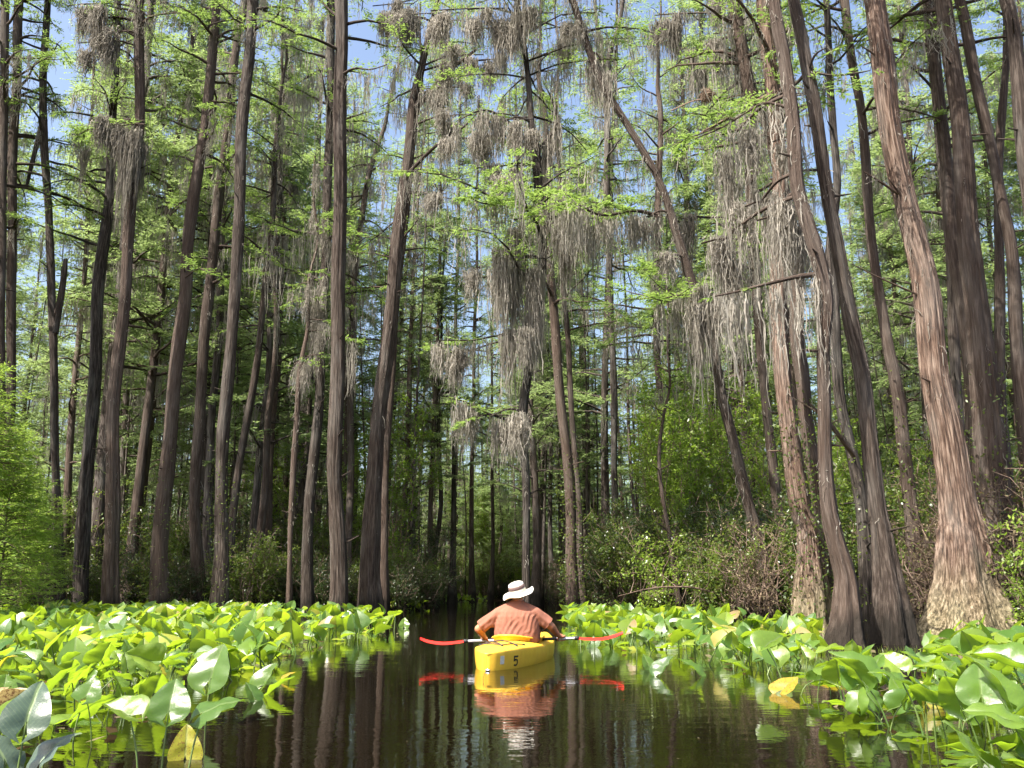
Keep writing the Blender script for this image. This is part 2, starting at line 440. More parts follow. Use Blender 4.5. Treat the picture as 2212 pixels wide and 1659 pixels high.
# water: dark tannin-stained mirror with small ripples
def water_material():
    m, nt, out = mat_new("tannin_water"); Lk = nt.links
    p = nd(nt, "ShaderNodeBsdfPrincipled")
    p.inputs["Base Color"].default_value = (.005, .0035, .0015, 1)
    p.inputs["Roughness"].default_value = .004
    p.inputs["IOR"].default_value = 1.36
    tc = nd(nt, "ShaderNodeTexCoord")
    mp = nd(nt, "ShaderNodeMapping"); mp.inputs["Scale"].default_value = (1.0, 1.9, 1)
    Lk.new(tc.outputs["Object"], mp.inputs[0])
    n1 = nd(nt, "ShaderNodeTexNoise"); n1.inputs["Scale"].default_value = 7.5; n1.inputs["Detail"].default_value = 3; n1.inputs["Roughness"].default_value = .45
    n1.inputs["Distortion"].default_value = .4
    n2 = nd(nt, "ShaderNodeTexNoise"); n2.inputs["Scale"].default_value = 1.4; n2.inputs["Detail"].default_value = 2
    n3 = nd(nt, "ShaderNodeTexNoise"); n3.inputs["Scale"].default_value = .35; n3.inputs["Detail"].default_value = 2
    for n in (n1, n2, n3): Lk.new(mp.outputs[0], n.inputs["Vector"])
    mk = nd(nt, "ShaderNodeMapRange"); Lk.new(n3.outputs[0], mk.inputs[0])
    mk.inputs[1].default_value = .38; mk.inputs[2].default_value = .62; mk.inputs[3].default_value = .35; mk.inputs[4].default_value = 1.0
    b1 = nd(nt, "ShaderNodeBump"); b1.inputs["Distance"].default_value = .0015
    Lk.new(mk.outputs[0], b1.inputs["Strength"]); Lk.new(n1.outputs[0], b1.inputs["Height"])
    b2 = nd(nt, "ShaderNodeBump"); b2.inputs["Strength"].default_value = 1; b2.inputs["Distance"].default_value = .0028
    Lk.new(n2.outputs[0], b2.inputs["Height"]); Lk.new(b1.outputs[0], b2.inputs["Normal"])
    Lk.new(b2.outputs[0], p.inputs["Normal"])
    Lk.new(p.outputs[0], out.inputs[0])
    return m
M['water'] = water_material()
M['mud'] = simple("peat_ground", (.055, .038, .025), .95, .1, noise=(1.2, (.025, .02, .012)), bump=(3, .08))

# ------------------------------------------------------------------ setting: water and swamp floor
def plane_grid(name, xs, ys, zf, mat):
    nx, ny = len(xs), len(ys)
    X, Y = np.meshgrid(xs, ys)
    Z = zf(X, Y)
    b = Buf()
    idx = np.arange(nx * ny).reshape(ny, nx)
    b.add(np.stack([X, Y, Z], -1).reshape(-1, 3), np.stack([idx[:-1, :-1], idx[:-1, 1:], idx[1:, 1:], idx[1:, :-1]], -1).reshape(-1, 4))
    o = b.build(name, [mat]); tag(o, kind="structure")
    return o
plane_grid("water", np.array((-900., 900.)), np.array((-600., 900.)), lambda X, Y: X * 0, M['water'])

def left_bank(y):      # x of the left shore at depth y
    return np.interp(y, [-60, 0, 10, 24, 30, 36, 42, 60, 90], [-30, -22, -19, -14.5, -6.3, -5.2, -4.8, -3.6, -2.2])
def right_bank(y):
    return np.interp(y, [-60, 0, 8, 13, 17, 22, 28, 36, 60, 90], [24, 15, 11, 9.2, 8.2, 5.0, 2.8, 2.2, 1.0, 0.6])
def ground_z(X, Y):
    far = np.clip((Y - 62) / 6, 0, 1)
    d = np.maximum(np.maximum(left_bank(Y) - X, X - right_bank(Y)), (Y - 60))
    n = .05 * np.sin(X * 1.7 + Y * .6) + .05 * np.sin(X * .6 - Y * 1.3)
    return np.clip(-.5 + d * .45, -.5, .10) + np.where(d > .5, n * .6, 0)
GS = np.sinh(np.linspace(-4.6, 4.6, 330)) / math.sinh(4.6)
plane_grid("ground", GS * 900, np.concatenate([np.linspace(-600, -31, 12), np.linspace(-30, 100, 180), np.linspace(102, 900, 40)]), ground_z, M['mud'])

# ------------------------------------------------------------------ trees
BR = random.Random(7)
def branch(wood, leaf, moss, rng, o, az, length, elev, r0=.035, dens=1.0, mossy=.3, moss_len=.9, lsc=1.0, droop=.25, gap=.045):
    """one limb: tapering crooked wood, flat feathery sprays, strands of moss under it"""
    n = 6
    pts = [np.array(o, float)]
    d = np.array((math.cos(az) * math.cos(elev), math.sin(az) * math.cos(elev), math.sin(elev)))
    for i in range(n):
        d = unit(d + rng.normal(0, .16, 3) + np.array((0, 0, -droop * .12 * i)))
        pts.append(pts[-1] + d * length / n)
    pts = np.array(pts)
    tube(wood, pts, np.linspace(r0, r0 * .18, n + 1), 5)
    limb_dress(leaf, moss, rng, pts, dens, mossy, moss_len, lsc, gap)
    return pts

def limb_dress(leaf, moss, rng, pts, dens=1.0, mossy=.3, moss_len=.9, lsc=1.0, gap=.045, start=.22, wood=None):
    seg = np.linalg.norm(np.diff(pts, axis=0), axis=1); L = seg.sum()
    cum = np.concatenate([[0], np.cumsum(seg)])
    def pt(t):
        s = t * L
        return np.array([np.interp(s, cum, pts[:, k]) for k in range(3)])
    k = int(max(2, L * 9.0 * dens))
    for _ in range(k):
        t = start + (1 - start) * rng.random() ** .8
        a = pt(t); b2 = pt(min(1, t + .08)); d = unit(b2 - a + 1e-6)
        side = unit(np.cross(d, (0, 0, 1.0)) + 1e-6) * (1 if rng.random() < .5 else -1)
        tw = unit(d * rng.uniform(.2, 1.0) + side * rng.uniform(.4, 1.1) + np.array((0, 0, rng.normal(0.0, .11))))
        ln = rng.uniform(.3, .85) * lsc * (1.15 - .55 * t)
        b = a + tw * ln
        spray(leaf, rng, a + tw * ln * .1, b, .165 * lsc ** .6, .030 * lsc ** .8, gap * .72, .2)
    if rng.random() < mossy:
        m = int(rng.integers(14, 46) * max(1, L / 2.0))
        c = rng.random(max(1, int(L)) + 1)
        tt = np.clip(c[rng.integers(0, len(c), m)] + rng.normal(0, .12, m), 0, 1)
        P = np.array([pt(t) for t in tt]) + rng.normal(0, .05, (m, 3)) - np.abs(rng.normal(0, 1, (m, 1))) * (0, 0, .16)
        moss_strands(moss, rng, P, rng.uniform(.25, 1.0, m) * moss_len)

def crown_on(pts, rad, rng, z0, z1, nb, lmax, wood, leaf, moss, dens=1.0, mossy=.3, moss_len=.9, lsc=1.0, gap=.045):
    pts = np.asarray(pts)
    for i in range(nb):
        z = z0 + (z1 - z0) * (rng.random() ** .75)
        t = (z - z0) / max(.1, z1 - z0)
        o = np.array([np.interp(z, pts[:, 2], pts[:, k]) for k in range(3)])
        r = np.interp(z, pts[:, 2], rad)
        ln = lmax * (1.05 - .75 * t) * rng.uniform(.55, 1.15)
        branch(wood, leaf, moss, rng, o, rng.uniform(0, 2 * math.pi), ln, rng.uniform(-.1, .38) + .25 * t, max(.014, min(.06, r * .4)), dens, mossy, moss_len, lsc, .25, gap)

def bole(buf, pts, rad, n, rng, buttress=1.0, mat=0, fl=None):
    """trunk with fluted swollen foot"""
    ph = rng.uniform(0, 6.28, 6)
    z = np.asarray(pts)[:, 2]
    def flute(i, th):
        h = max(0, 1 - z[i] / 2.2)
        a = (.035 + .11 * h * buttress)
        return a * np.sin(5 * th + ph[0]) + a * .7 * np.sin(8 * th + ph[1] + .2 * z[i]) + .02 * np.sin(13 * th + ph[2]) + (.022 * np.sin(29 * th + ph[4] + .7 * np.sin(z[i] * 2.3)) + .016 * np.sin(43 * th + ph[5] + .9 * np.sin(z[i] * 1.7)) if n >= 60 else .01 * np.sin(11 * th + ph[4])) + .035 * np.sin(3 * th + ph[3] + z[i] * .5)
    tube(buf, pts, rad, n, mat, flute, bump=.02, rng=rng)

def px_limb(px, Y, r0, r1, m=4):
    """limb through picture points, its depth given at the start and end"""
    Ys = np.linspace(Y[0], Y[1], len(px)) if isinstance(Y, tuple) else np.full(len(px), Y)
    P = catmull([at(u, v, y)[0] for (u, v), y in zip(px, Ys)], m)
    return P, np.linspace(r0, r1, len(P))

TRUNKS = {}
SLIM = {'T': .97, 'V5': .95, 'V3': .95, 'U': .95, 'S': .64, 'E': .68, 'K': .92, 'L': .85, 'V8': .95, 'V6': .9, 'j': .9, 'k': .9}
def traced_tree(key, px, Y, H, label, cat="tree", name="cypress_tree", group=None, nb=16, lmax=2.9, z0=9, mossy=.3,
                moss_len=.9, dens=1.0, foot=None, butt=1.0, mat='bark', seed=1, limbs=(), trunk_moss=0, sides=14, lsc=1.0, gap=.05, leafm='needle', curtains=(), vine=0):
    rng = np.random.default_rng(seed * 77 + 5)
    C, R = [], []
    for (u, v, w) in px:
        p, t = at(u, v, Y); C.append(p); R.append(w * .5 * t / FPX * SLIM.get(key, .84))
    C = np.array(C); R = np.array(R)
    o = np.argsort(C[:, 2]); C = C[o]; R = R[o]
    base = C[0].copy()
    if base[2] > -.3:      # carry the trunk down into the swamp floor
        d = unit(C[0] - C[1]); d = d / max(.5, abs(d[2]))
        C = np.vstack([[base[0] + d[0] * (base[2] + .3) * .6, Y, -.35], C]); R = np.concatenate([[R[0] * (1.0 if foot else 1.15)], R])
    top = C[-1]
    dirn = unit(C[-1] - C[-2]) * .6 + np.array((0, rng.normal(0, .04), .5)); dirn /= dirn[2]
    if H > top[2] + 1:
        k = 5
        for i in range(1, k + 1):
            z = (H - top[2]) * i / k
            C = np.vstack([C, top + dirn * z + rng.normal(0, .10, 3) * (1, 1, 0)])
            R = np.concatenate([R, [max(.03, R[-1] * (1 - .9 * (i / k)) if i == k else R[len(R) - 1] * .80)]])
    P = catmull(C, 5)
    s0 = np.linspace(0, 1, len(C)); s1 = np.linspace(0, 1, len(P))
    RR = np.interp(s1, s0, R)
    RR = RR * (1 + .035 * np.sin(P[:, 2] * 1.3 + seed) + .025 * np.sin(P[:, 2] * 2.9 + seed * 3))
    if foot:               # foot = (extra radius, height)
        RR = RR + foot[0] * np.exp(-np.clip(P[:, 2], 0, None) / foot[1])
    ex = []
    P[:, :2] += np.stack([.03 * np.sin(P[:, 2] * 1.1 + seed), .05 * np.sin(P[:, 2] * .8 + seed * 2)], 1)
    root = thing(name, (float(P[0][0]), float(Y), 0), 0, label, cat, group)
    off = np.array((float(P[0][0]), float(Y), 0.0))
    trunk, leaf, mo = Buf(), Buf(), Buf()
    bole(trunk, P - off, RR, sides if sides < 24 else (110 if key == 'T' else 84), rng, butt)
    TRUNKS[key] = (P, RR)
    for _ in range(7):     # broken stubs of dead side branches
        z = rng.uniform(1.5, min(H * .7, 16)); q = np.array([np.interp(z, (P - off)[:, 2], (P - off)[:, j]) for j in range(3)]); r = float(np.interp(z, P[:, 2], RR))
        a_ = rng.uniform(0, 6.28); dv = np.array((math.cos(a_), math.sin(a_), rng.uniform(-.1, .6))); ln = r + rng.uniform(.06, .4)
        tube(trunk, np.array([q, q + dv * ln * .6, q + dv * ln]), [.026, .018, .010], 6, bump=.1, rng=rng)
    crown_on(P - off, RR, rng, z0, H, int(nb * 2.9), lmax, trunk, leaf, mo, dens, mossy, moss_len, lsc, gap)
    for lb in limbs:       # (px points, Y or (Y0, Y1), r0, r1, foliage density, mossiness, moss length, leaf scale)
        LP, LR = px_limb(lb[0], lb[1], lb[2], lb[3])
        LP = LP - off
        tube(trunk, LP, LR, 8, 0, None, bump=.05, rng=rng)
        for _ in range(int(lb[4] * 3)):
            q = LP[rng.integers(len(LP) // 3, len(LP))]
            branch(trunk, leaf, mo, rng, q, rng.uniform(0, 6.28), rng.uniform(.5, 1.3) * (lb[7] if len(lb) > 7 else 1), rng.uniform(-.1, .5), .018, 1.2, .1, .5, lb[7] if len(lb) > 7 else 1.0, .25, .035)
        if lb[4] > 0: limb_dress(leaf, mo, rng, LP, lb[4], 0, 1, 1.0, .035)
        if lb[5] > 0:
            L = np.linalg.norm(np.diff(LP, axis=0), axis=1).sum()
            m = int(L * 62 * lb[5])
            cl = rng.random(int(L * 2.2) + 2)
            tt = np.clip(cl[rng.integers(0, len(cl), m)] + rng.normal(0, .05, m), 0, 1)
            Q = np.stack([np.interp(tt, np.linspace(0, 1, len(LP)), LP[:, k]) for k in range(3)], 1) + rng.normal(0, .06, (m, 3)) - np.abs(rng.normal(0, 1, (m, 1))) * (0, 0, .16)
            moss_strands(mo, rng, Q, rng.uniform(.25, 1.0, m) * lb[6])
    for (u, v, wpx, hpx, yc, dn) in curtains:   # a curtain of moss gathered round a point of the crown
        c, t = at(u, v, yc); c = c - off
        wd = wpx * t / FPX; hl = hpx * t / FPX * 1.25
        m = int(dn * (30 + wd * 190) * (1.6 if yc < 18 else 1))
        k = max(2, int(wd * 2.5))
        cx = rng.uniform(-.5, .5, k); cy_ = rng.normal(0, .22, k); cz = rng.uniform(-.3, .3, k); cl = rng.uniform(.35, 1.0, k)
        i = rng.integers(0, k, m)
        Q = np.stack([c[0] + (cx[i] * wd) + rng.normal(0, .11, m), c[1] + cy_[i] + rng.normal(0, .08, m), c[2] + cz[i] - np.abs(rng.normal(0, .17, m))], 1)
        moss_strands(mo, rng, Q, rng.uniform(.25, 1.0, m) * hl * cl[i] * rng.random(m) ** .35, .0011 * yc, 9)
        tw = np.array([[c[0] - wd * .5, c[1], c[2] - .05], [c[0], c[1] + .05, c[2] + .06], [c[0] + wd * .5, c[1] - .05, c[2]]])
        tube(trunk, catmull(tw, 3), np.full(7, .018), 5)
        zt = c[2]; q = np.array([np.interp(zt + .2, (P - off)[:, 2], (P - off)[:, j]) for j in range(3)])
        if np.linalg.norm(q - c) < 7:
            tube(trunk, catmull([q, (q + c) / 2 + (0, 0, .12), c], 4), np.linspace(.04, .02, 9), 5)
    if trunk_moss > 0:     # moss and lichen tufts clinging to the bark
        m = int(trunk_moss)
        m = int(m * .5); zz = rng.uniform(4 if key == 'T' else 1.5, min(H, 24), m); th = rng.uniform(0, 6.28, m)
        Q = np.stack([np.interp(zz, P[:, 2], P[:, 0]), np.interp(zz, P[:, 2], P[:, 1]), zz], 1) - off
        rr = np.interp(zz, P[:, 2], RR)
        Q[:, 0] += np.cos(th) * rr; Q[:, 1] += np.sin(th) * rr
        moss_strands(mo, rng, Q, rng.uniform(.08, .4, m), .018, 4, .02)
    if vine > 0:           # leafy climbers round the lower trunk
        m = vine
        zz = rng.uniform(.5, 5.5, m) * rng.random(m) ** .4; th = rng.uniform(0, 6.28, m)
        rr = np.interp(zz, P[:, 2], RR) + rng.uniform(.02, .28, m)
        Q = np.stack([np.interp(zz, P[:, 2], P[:, 0]) + np.cos(th) * rr, np.interp(zz, P[:, 2], P[:, 1]) + np.sin(th) * rr, zz], 1) - off
        vb = Buf()
        D = unit(rng.normal(0, 1, (m, 3)) + (0, 0, .2)); S = unit(np.cross(D, rng.normal(0, 1, (m, 3))))
        diamonds(vb, Q, D, S, rng.uniform(.05, .11, m), rng.uniform(.03, .055, m))
        vb.build("vine", [M['shrub']], root, smooth=False)
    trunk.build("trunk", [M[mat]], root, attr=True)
    if not leaf.empty(): leaf.build("crown", [M[leafm]], root, smooth=False)
    if not mo.empty(): mo.build("hanging_moss", [M['moss']], root, smooth=False)
    return root

T = traced_tree
SHORT = {'T': 'largest sunlit cypress', 'V5': 'black-footed cypress', 'V3': 'crooked dark cypress', 'U': 'reddish wide-footed cypress', 'V2': 'straight red-brown cypress', 'V4': 'slim dark squeezed cypress', 'V6': 'cypress rising from reddish brush', 'V8': 'thick climber-covered cypress', 'h': 'dark straight right-hand cypress', 'V7': 'slender lit right-hand cypress', 'j': 'slanting upper-right cypress', 'j2': 'thin upright right-edge cypress', 'k': 'leaning right-edge cypress', 'S': 'long left-leaning cypress', 'a': 'cypress behind the moss curtains', 'Z': "cypress behind the paddler's hat", 'L': 'tall grey forked cypress', 'L2': 'thin dark cypress at left centre', 'K': 'straight thick left-centre cypress', 'K2': 'moss-draped left-centre cypress', 'K3': 'thin pale mossy stem', 'P': 'climber-wrapped centre cypress', 'Q': 'slim left-leaning centre cypress', 'N': 'pale forked cypress against the sky', 'X': 'upright cypress by the blue gap', 'W': 'pale bent stem', 'M1': 'pale bent cypress', 'J': 'slim brown cypress of the pair', 'J2': 'thin grey cypress of the pair', 'I': 'brown slanting cypress', 'G': 'thick viny-footed cypress', 'H': 'dark cypress left of the viny one', 'H2': 'pale lit cypress', 'F': 'stout right-leaning cypress', 'E': 'moss-bearded cypress', 'D': 'dark cypress left of the bearded one', 'C': 'third cypress from the left edge', 'B': 'second cypress from the left edge', 'A': 'leftmost cypress'}
# --- the right-hand cluster, nearest first
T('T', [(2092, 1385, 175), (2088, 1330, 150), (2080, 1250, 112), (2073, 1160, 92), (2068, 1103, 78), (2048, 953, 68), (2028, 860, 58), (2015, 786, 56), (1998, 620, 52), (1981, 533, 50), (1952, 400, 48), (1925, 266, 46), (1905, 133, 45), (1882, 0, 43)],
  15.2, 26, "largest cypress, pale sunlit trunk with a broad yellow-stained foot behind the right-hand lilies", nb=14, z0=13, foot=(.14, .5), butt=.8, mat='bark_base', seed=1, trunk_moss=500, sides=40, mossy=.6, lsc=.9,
  limbs=[([(1990, 640), (1900, 600), (1840, 570)], (15.2, 14.6), .02, .006, 0, .0, .3), ([(1950, 425), (1905, 395), (1865, 370)], (15.2, 14.9), .03, .01, 0, .1, .3)])
T('V5', [(1925, 1390, 92), (1922, 1340, 80), (1915, 1250, 60), (1905, 1150, 46), (1898, 1103, 42), (1882, 953, 36), (1865, 820, 34), (1835, 686, 33), (1812, 553, 31), (1785, 400, 28), (1765, 266, 27), (1738, 133, 26), (1712, 0, 25)],
  14.6, 24, "dark shaded cypress with swollen black foot, just left of the largest sunlit one", nb=10, z0=12, butt=.9, mat='bark', seed=2, sides=28, mossy=.5, lsc=.9, trunk_moss=150,
  limbs=[([(1740, 160), (1712, 186), (1668, 212), (1600, 245)], (14.6, 15.5), .035, .01, .4, .4, .6), ([(1742, 166), (1760, 120), (1790, 100)], (14.6, 14), .03, .008, .1, .1, .4), ([(1755, 155), (1800, 163), (1850, 158), (1880, 152)], (14.6, 14), .025, .008, .2, .2, .4)])
T('V3', [(1828, 1392, 82), (1832, 1340, 66), (1832, 1250, 48), (1815, 1180, 40), (1798, 1103, 36), (1785, 986, 30), (1780, 886, 27), (1774, 753, 27), (1782, 653, 30), (1765, 553, 32), (1742, 470, 30), (1725, 400, 30), (1715, 266, 28), (1695, 133, 28), (1672, 0, 27)],
  14.0, 24, "crooked dark cypress bending back at mid height, its foot standing in open water", nb=9, z0=12, butt=.9, mat='bark', seed=3, sides=28, mossy=.9, lsc=.9, trunk_moss=500,
  limbs=[([(1770, 592), (1730, 597), (1690, 605), (1600, 628), (1545, 640)], (14, 13.6), .05, .012, .15, 1.4, 1.6), ([(1722, 240), (1660, 222), (1620, 238), (1560, 275), (1500, 300)], (14, 15), .03, .01, .8, .5, 1.0)],
  curtains=[(1590, 285, 60, 250, 15.0, 1.3), (1560, 520, 90, 150, 15.5, 1.6), (1680, 470, 90, 220, 14.6, 1.6), (1640, 440, 60, 260, 14.8, 1.4), (1700, 300, 60, 200, 14.5, 1)])
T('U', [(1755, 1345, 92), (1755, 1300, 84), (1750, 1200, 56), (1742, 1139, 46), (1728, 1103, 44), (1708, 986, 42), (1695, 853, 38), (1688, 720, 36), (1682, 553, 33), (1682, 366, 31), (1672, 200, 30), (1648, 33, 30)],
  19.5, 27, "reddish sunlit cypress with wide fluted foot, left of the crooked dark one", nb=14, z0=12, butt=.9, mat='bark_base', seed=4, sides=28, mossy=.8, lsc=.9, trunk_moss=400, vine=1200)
T('V2', [(1795, 1345, 46), (1770, 1103, 40), (1745, 920, 37), (1738, 820, 36), (1722, 720, 35), (1715, 553, 32), (1690, 400, 30), (1660, 266, 30), (1622, 200, 32), (1595, 67, 32)],
  20.5, 26, "straight red-brown cypress close behind the reddish wide-footed one", nb=12, z0=11, mat='bark', seed=5, sides=20, mossy=.9, moss_len=1.4, lsc=.9, trunk_moss=200, vine=900)
T('V4', [(1880, 1350, 52), (1870, 1220, 38), (1862, 1103, 32), (1845, 986, 30), (1822, 886, 29), (1808, 786, 28), (1795, 620, 26), (1790, 533, 22), (1812, 400, 19), (1803, 266, 18), (1792, 166, 17), (1782, 0, 16)],
  18.5, 25, "slim dark cypress squeezed between two dark swollen-footed trunks", nb=10, z0=12, seed=6, sides=18, mossy=.5, lsc=.9, vine=500)
T('V6', [(1985, 1330, 46), (1968, 1100, 34), (1948, 920, 29), (1932, 820, 27), (1912, 720, 25), (1888, 533, 22), (1872, 366, 21), (1855, 233, 20), (1838, 133, 20), (1828, 0, 20)],
  19.5, 25, "cypress rising out of reddish brush in the gap left of the largest trunk", nb=12, z0=11, seed=7, sides=18, mossy=.5, lsc=.9, vine=900)
T('V8', [(2165, 1330, 110), (2150, 1100, 78), (2135, 900, 62), (2125, 820, 56), (2112, 686, 52), (2095, 533, 46), (2075, 300, 38), (2055, 133, 36), (2042, 0, 34)],
  17.5, 26, "thick dark cypress behind the largest trunk, leafy climbers on its lower bark", nb=12, z0=12, seed=8, sides=24, mossy=.5, lsc=.9, vine=1200, trunk_moss=120)
T('h', [(2118, 1330, 50), (2105, 950, 40), (2085, 700, 36), (2055, 500, 32), (2042, 333, 31), (2025, 166, 30), (2005, 0, 30)],
  19.0, 26, "dark straight cypress overlapping the thick climber-covered trunk from the left", nb=10, z0=12, seed=9, sides=18, mossy=.5, lsc=.9)
T('V7', [(2075, 1330, 40), (2068, 850, 27), (2062, 720, 26), (2052, 553, 25), (2040, 400, 24), (2020, 200, 22), (2010, 60, 20)],
  24.0, 26, "slender lit cypress seen between the largest trunk and the thick climber-covered one", nb=10, z0=11, seed=10, mossy=.5)
T('j', [(2225, 1330, 50), (2215, 1000, 36), (2200, 700, 30), (2185, 550, 27), (2158, 433, 26), (2135, 300, 25), (2108, 166, 25), (2078, 17, 24)],
  18.0, 26, "slanting dark cypress crossing open sky near the upper right corner", nb=10, z0=13, seed=11, sides=18, mossy=.4, lsc=.9)
T('j2', [(2190, 1330, 40), (2175, 1000, 30), (2160, 800, 26), (2155, 600, 24), (2160, 433, 22), (2165, 266, 20), (2170, 130, 18), (2172, 0, 16)],
  20.0, 25, "thin upright cypress crossed by the slanting one near the right edge", nb=8, z0=13, seed=12, mossy=.4, trunk_moss=150)
T('k', [(2285, 1330, 60), (2262, 900, 44), (2240, 560, 38), (2212, 270, 34), (2195, 133, 32), (2168, 0, 32)],
  16.5, 26, "thick leaning cypress cut by the upper right edge", nb=9, z0=13, seed=13, sides=18, mossy=.3, lsc=.9)
T('S', [(1658, 1260, 48), (1650, 1210, 44), (1618, 1086, 38), (1585, 953, 34), (1558, 853, 32), (1535, 720, 32), (1500, 620, 34), (1460, 500, 30), (1420, 390, 24), (1350, 260, 24), (1300, 170, 24), (1235, 0, 24)],
  22.0, 24, "long cypress leaning far to the left, its upper trunk crossing open blue sky", nb=9, z0=15, seed=14, sides=18, mossy=1, moss_len=1.5, trunk_moss=700, butt=.5,
  limbs=[([(1525, 640), (1480, 630), (1440, 650), (1400, 640)], (22, 20), .05, .012, 1.6, 1.0, 1.3), ([(1418, 465), (1370, 455), (1300, 465), (1240, 440), (1200, 445)], (22, 20), .055, .012, .9, 1.3, 1.3)],
  curtains=[(1470, 640, 70, 190, 21, 1.7), (1520, 640, 70, 280, 21, 1.7), (1440, 560, 50, 120, 21.5, 1.2), (1400, 470, 60, 120, 21.8, 1.4), (1250, 30, 70, 90, 22, 1.6), (1300, 130, 60, 150, 22, 1.3)])
T('a', [(1725, 1330, 32), (1668, 1000, 24), (1640, 700, 24), (1625, 500, 26), (1622, 300, 28), (1600, 150, 26), (1585, 0, 24)],
  26.0, 27, "moss-hung cypress behind the dark drooping curtains right of centre", nb=16, z0=9, seed=15, mossy=1, moss_len=1.8, trunk_moss=200,
  curtains=[(1600, 70, 120, 150, 25, 1.5), (1510, 110, 90, 150, 25, 1.2), (1690, 60, 80, 160, 25, 1.3), (1470, 30, 110, 130, 25.5, 1.3), (1555, 10, 100, 110, 25, 1.2), (1640, 180, 90, 170, 25, 1.2), (1500, 470, 60, 150, 25, 1.2)])
# --- centre
T('Z', [(1140, 1315, 24), (1140, 1290, 20), (1137, 1100, 19), (1132, 1000, 20), (1128, 900, 26), (1150, 760, 20), (1168, 600, 22), (1168, 480, 24), (1160, 330, 22), (1150, 280, 16), (1135, 130, 14), (1120, 0, 12)],
  23.5, 24, "dark slim cypress straight behind the paddler's hat, hung with grey moss", nb=16, z0=8, seed=16, mossy=1, moss_len=1.7, trunk_moss=250, lmax=4.6, sides=16,
  limbs=[([(1132, 925), (1090, 905), (1060, 895), (1010, 870), (975, 860)], (23.5, 23), .05, .012, .7, 1.6, 1.3), ([(1160, 330), (1115, 280), (1080, 250), (1040, 238), (985, 262)], (23.5, 22.5), .06, .015, .3, 1.8, 1.2),
         ([(1160, 330), (1190, 290), (1205, 260), (1190, 210), (1180, 190)], (23.5, 23.5), .06, .02, .3, 1.8, 1.6), ([(1130, 735), (1080, 725), (1020, 735), (960, 735), (925, 740)], (23.5, 24), .04, .01, .6, 1.2, 1.0),
         ([(1150, 430), (1180, 440), (1230, 430), (1300, 440), (1340, 445)], (23.5, 21.5), .05, .012, 2.4, .6, 1.0), ([(1150, 400), (1100, 430), (1050, 440), (1010, 425)], (23.5, 21.5), .04, .012, 2.0, .4, 1.0)],
  curtains=[(1010, 20, 160, 90, 23, 2.0), (1080, 60, 120, 110, 23, 2.0), (1150, 30, 90, 150, 23, 1.6), (1210, 60, 70, 150, 23.5, 1.4), (1090, 260, 120, 90, 23, 1.6), (1000, 300, 100, 110, 23, 1.6), (1080, 360, 110, 120, 23, 1.4),
            (1290, 450, 120, 150, 22, 1.6), (1120, 560, 120, 240, 23, 2.2), (1060, 600, 100, 170, 23, 1.6), (1170, 470, 120, 210, 22.6, 1.8), (1110, 720, 70, 240, 23, 1.6), (1155, 700, 60, 220, 23.3, 1.6), (1010, 760, 90, 100, 24, 1.2), (1240, 480, 90, 180, 22.6, 1.2),
            (1060, 900, 130, 120, 23.2, 1.3), (1130, 900, 50, 120, 23.2, 1.5)])
T('L', [(802, 1300, 60), (800, 1240, 50), (803, 1103, 42), (815, 950, 38), (830, 800, 36), (848, 640, 34), (865, 480, 30), (885, 300, 27), (895, 220, 25), (912, 150, 17), (930, 60, 14), (945, 0, 12)],
  27.0, 27, "tall grey cypress leaning right, forked high up, nearest the left side of the channel", nb=10, z0=17, seed=17, sides=24, mossy=1, moss_len=1.4, trunk_moss=120, butt=.8,
  limbs=[([(893, 235), (925, 205), (965, 155), (1000, 130), (1030, 105)], (27, 26), .13, .04, .4, 1.4, 1.2), ([(868, 390), (915, 340), (960, 300), (1000, 275), (1035, 240)], (27, 25.5), .07, .02, .1, .5, .8), ([(850, 480), (815, 510), (770, 540)], (27, 27), .03, .01, .4, .6, .9)],
  curtains=[(870, 40, 100, 90, 26.5, 1.8), (930, 30, 130, 110, 26.5, 2.0), (850, 10, 90, 80, 27, 1.4), (1000, 120, 90, 90, 26, 1.4), (960, 190, 110, 70, 26, 1.2), (1050, 130, 90, 110, 26, 1.2), (930, 420, 70, 60, 26.5, 1.3), (985, 250, 80, 70, 26, 1.4)])
T('L2', [(828, 1300, 34), (826, 1150, 24), (845, 800, 20), (862, 600, 17), (874, 480, 15), (890, 350, 12)], 29.5, 22, "thin dark cypress close behind the tall grey right-leaning one", nb=10, z0=9, seed=18, mossy=.5)
T('K', [(728, 1325, 46), (729, 1280, 38), (727, 1100, 34), (725, 1000, 33), (730, 700, 32), (735, 300, 30), (736, 0, 29)],
  26.0, 28, "straight thick cypress left of the tall forked grey one, rising out of the top", nb=9, z0=17, seed=19, sides=24, mossy=.4, butt=.6,
  limbs=[([(733, 165), (765, 148), (800, 150), (835, 140)], (26, 25), .05, .012, .3, .5, .6)])
T('K2', [(662, 1310, 34), (664, 1200, 28), (680, 950, 26), (692, 800, 25), (705, 500, 23), (713, 250, 22), (717, 0, 20)], 29.0, 27, "cypress draped with grey moss just left of the straight thick one", nb=12, z0=8, seed=20, mossy=1, moss_len=2.0, trunk_moss=350,
  curtains=[(690, 640, 50, 220, 29, 1.3), (655, 780, 40, 160, 29, 1.0)])
T('K3', [(624, 1300, 16), (628, 1200, 13), (632, 1000, 15), (640, 900, 14), (650, 800, 11)], 28.0, 15, "thin pale mossy stem alone in the brush left of the straight thick cypress", nb=7, z0=7, seed=21, mossy=1, trunk_moss=250, lmax=1.2)
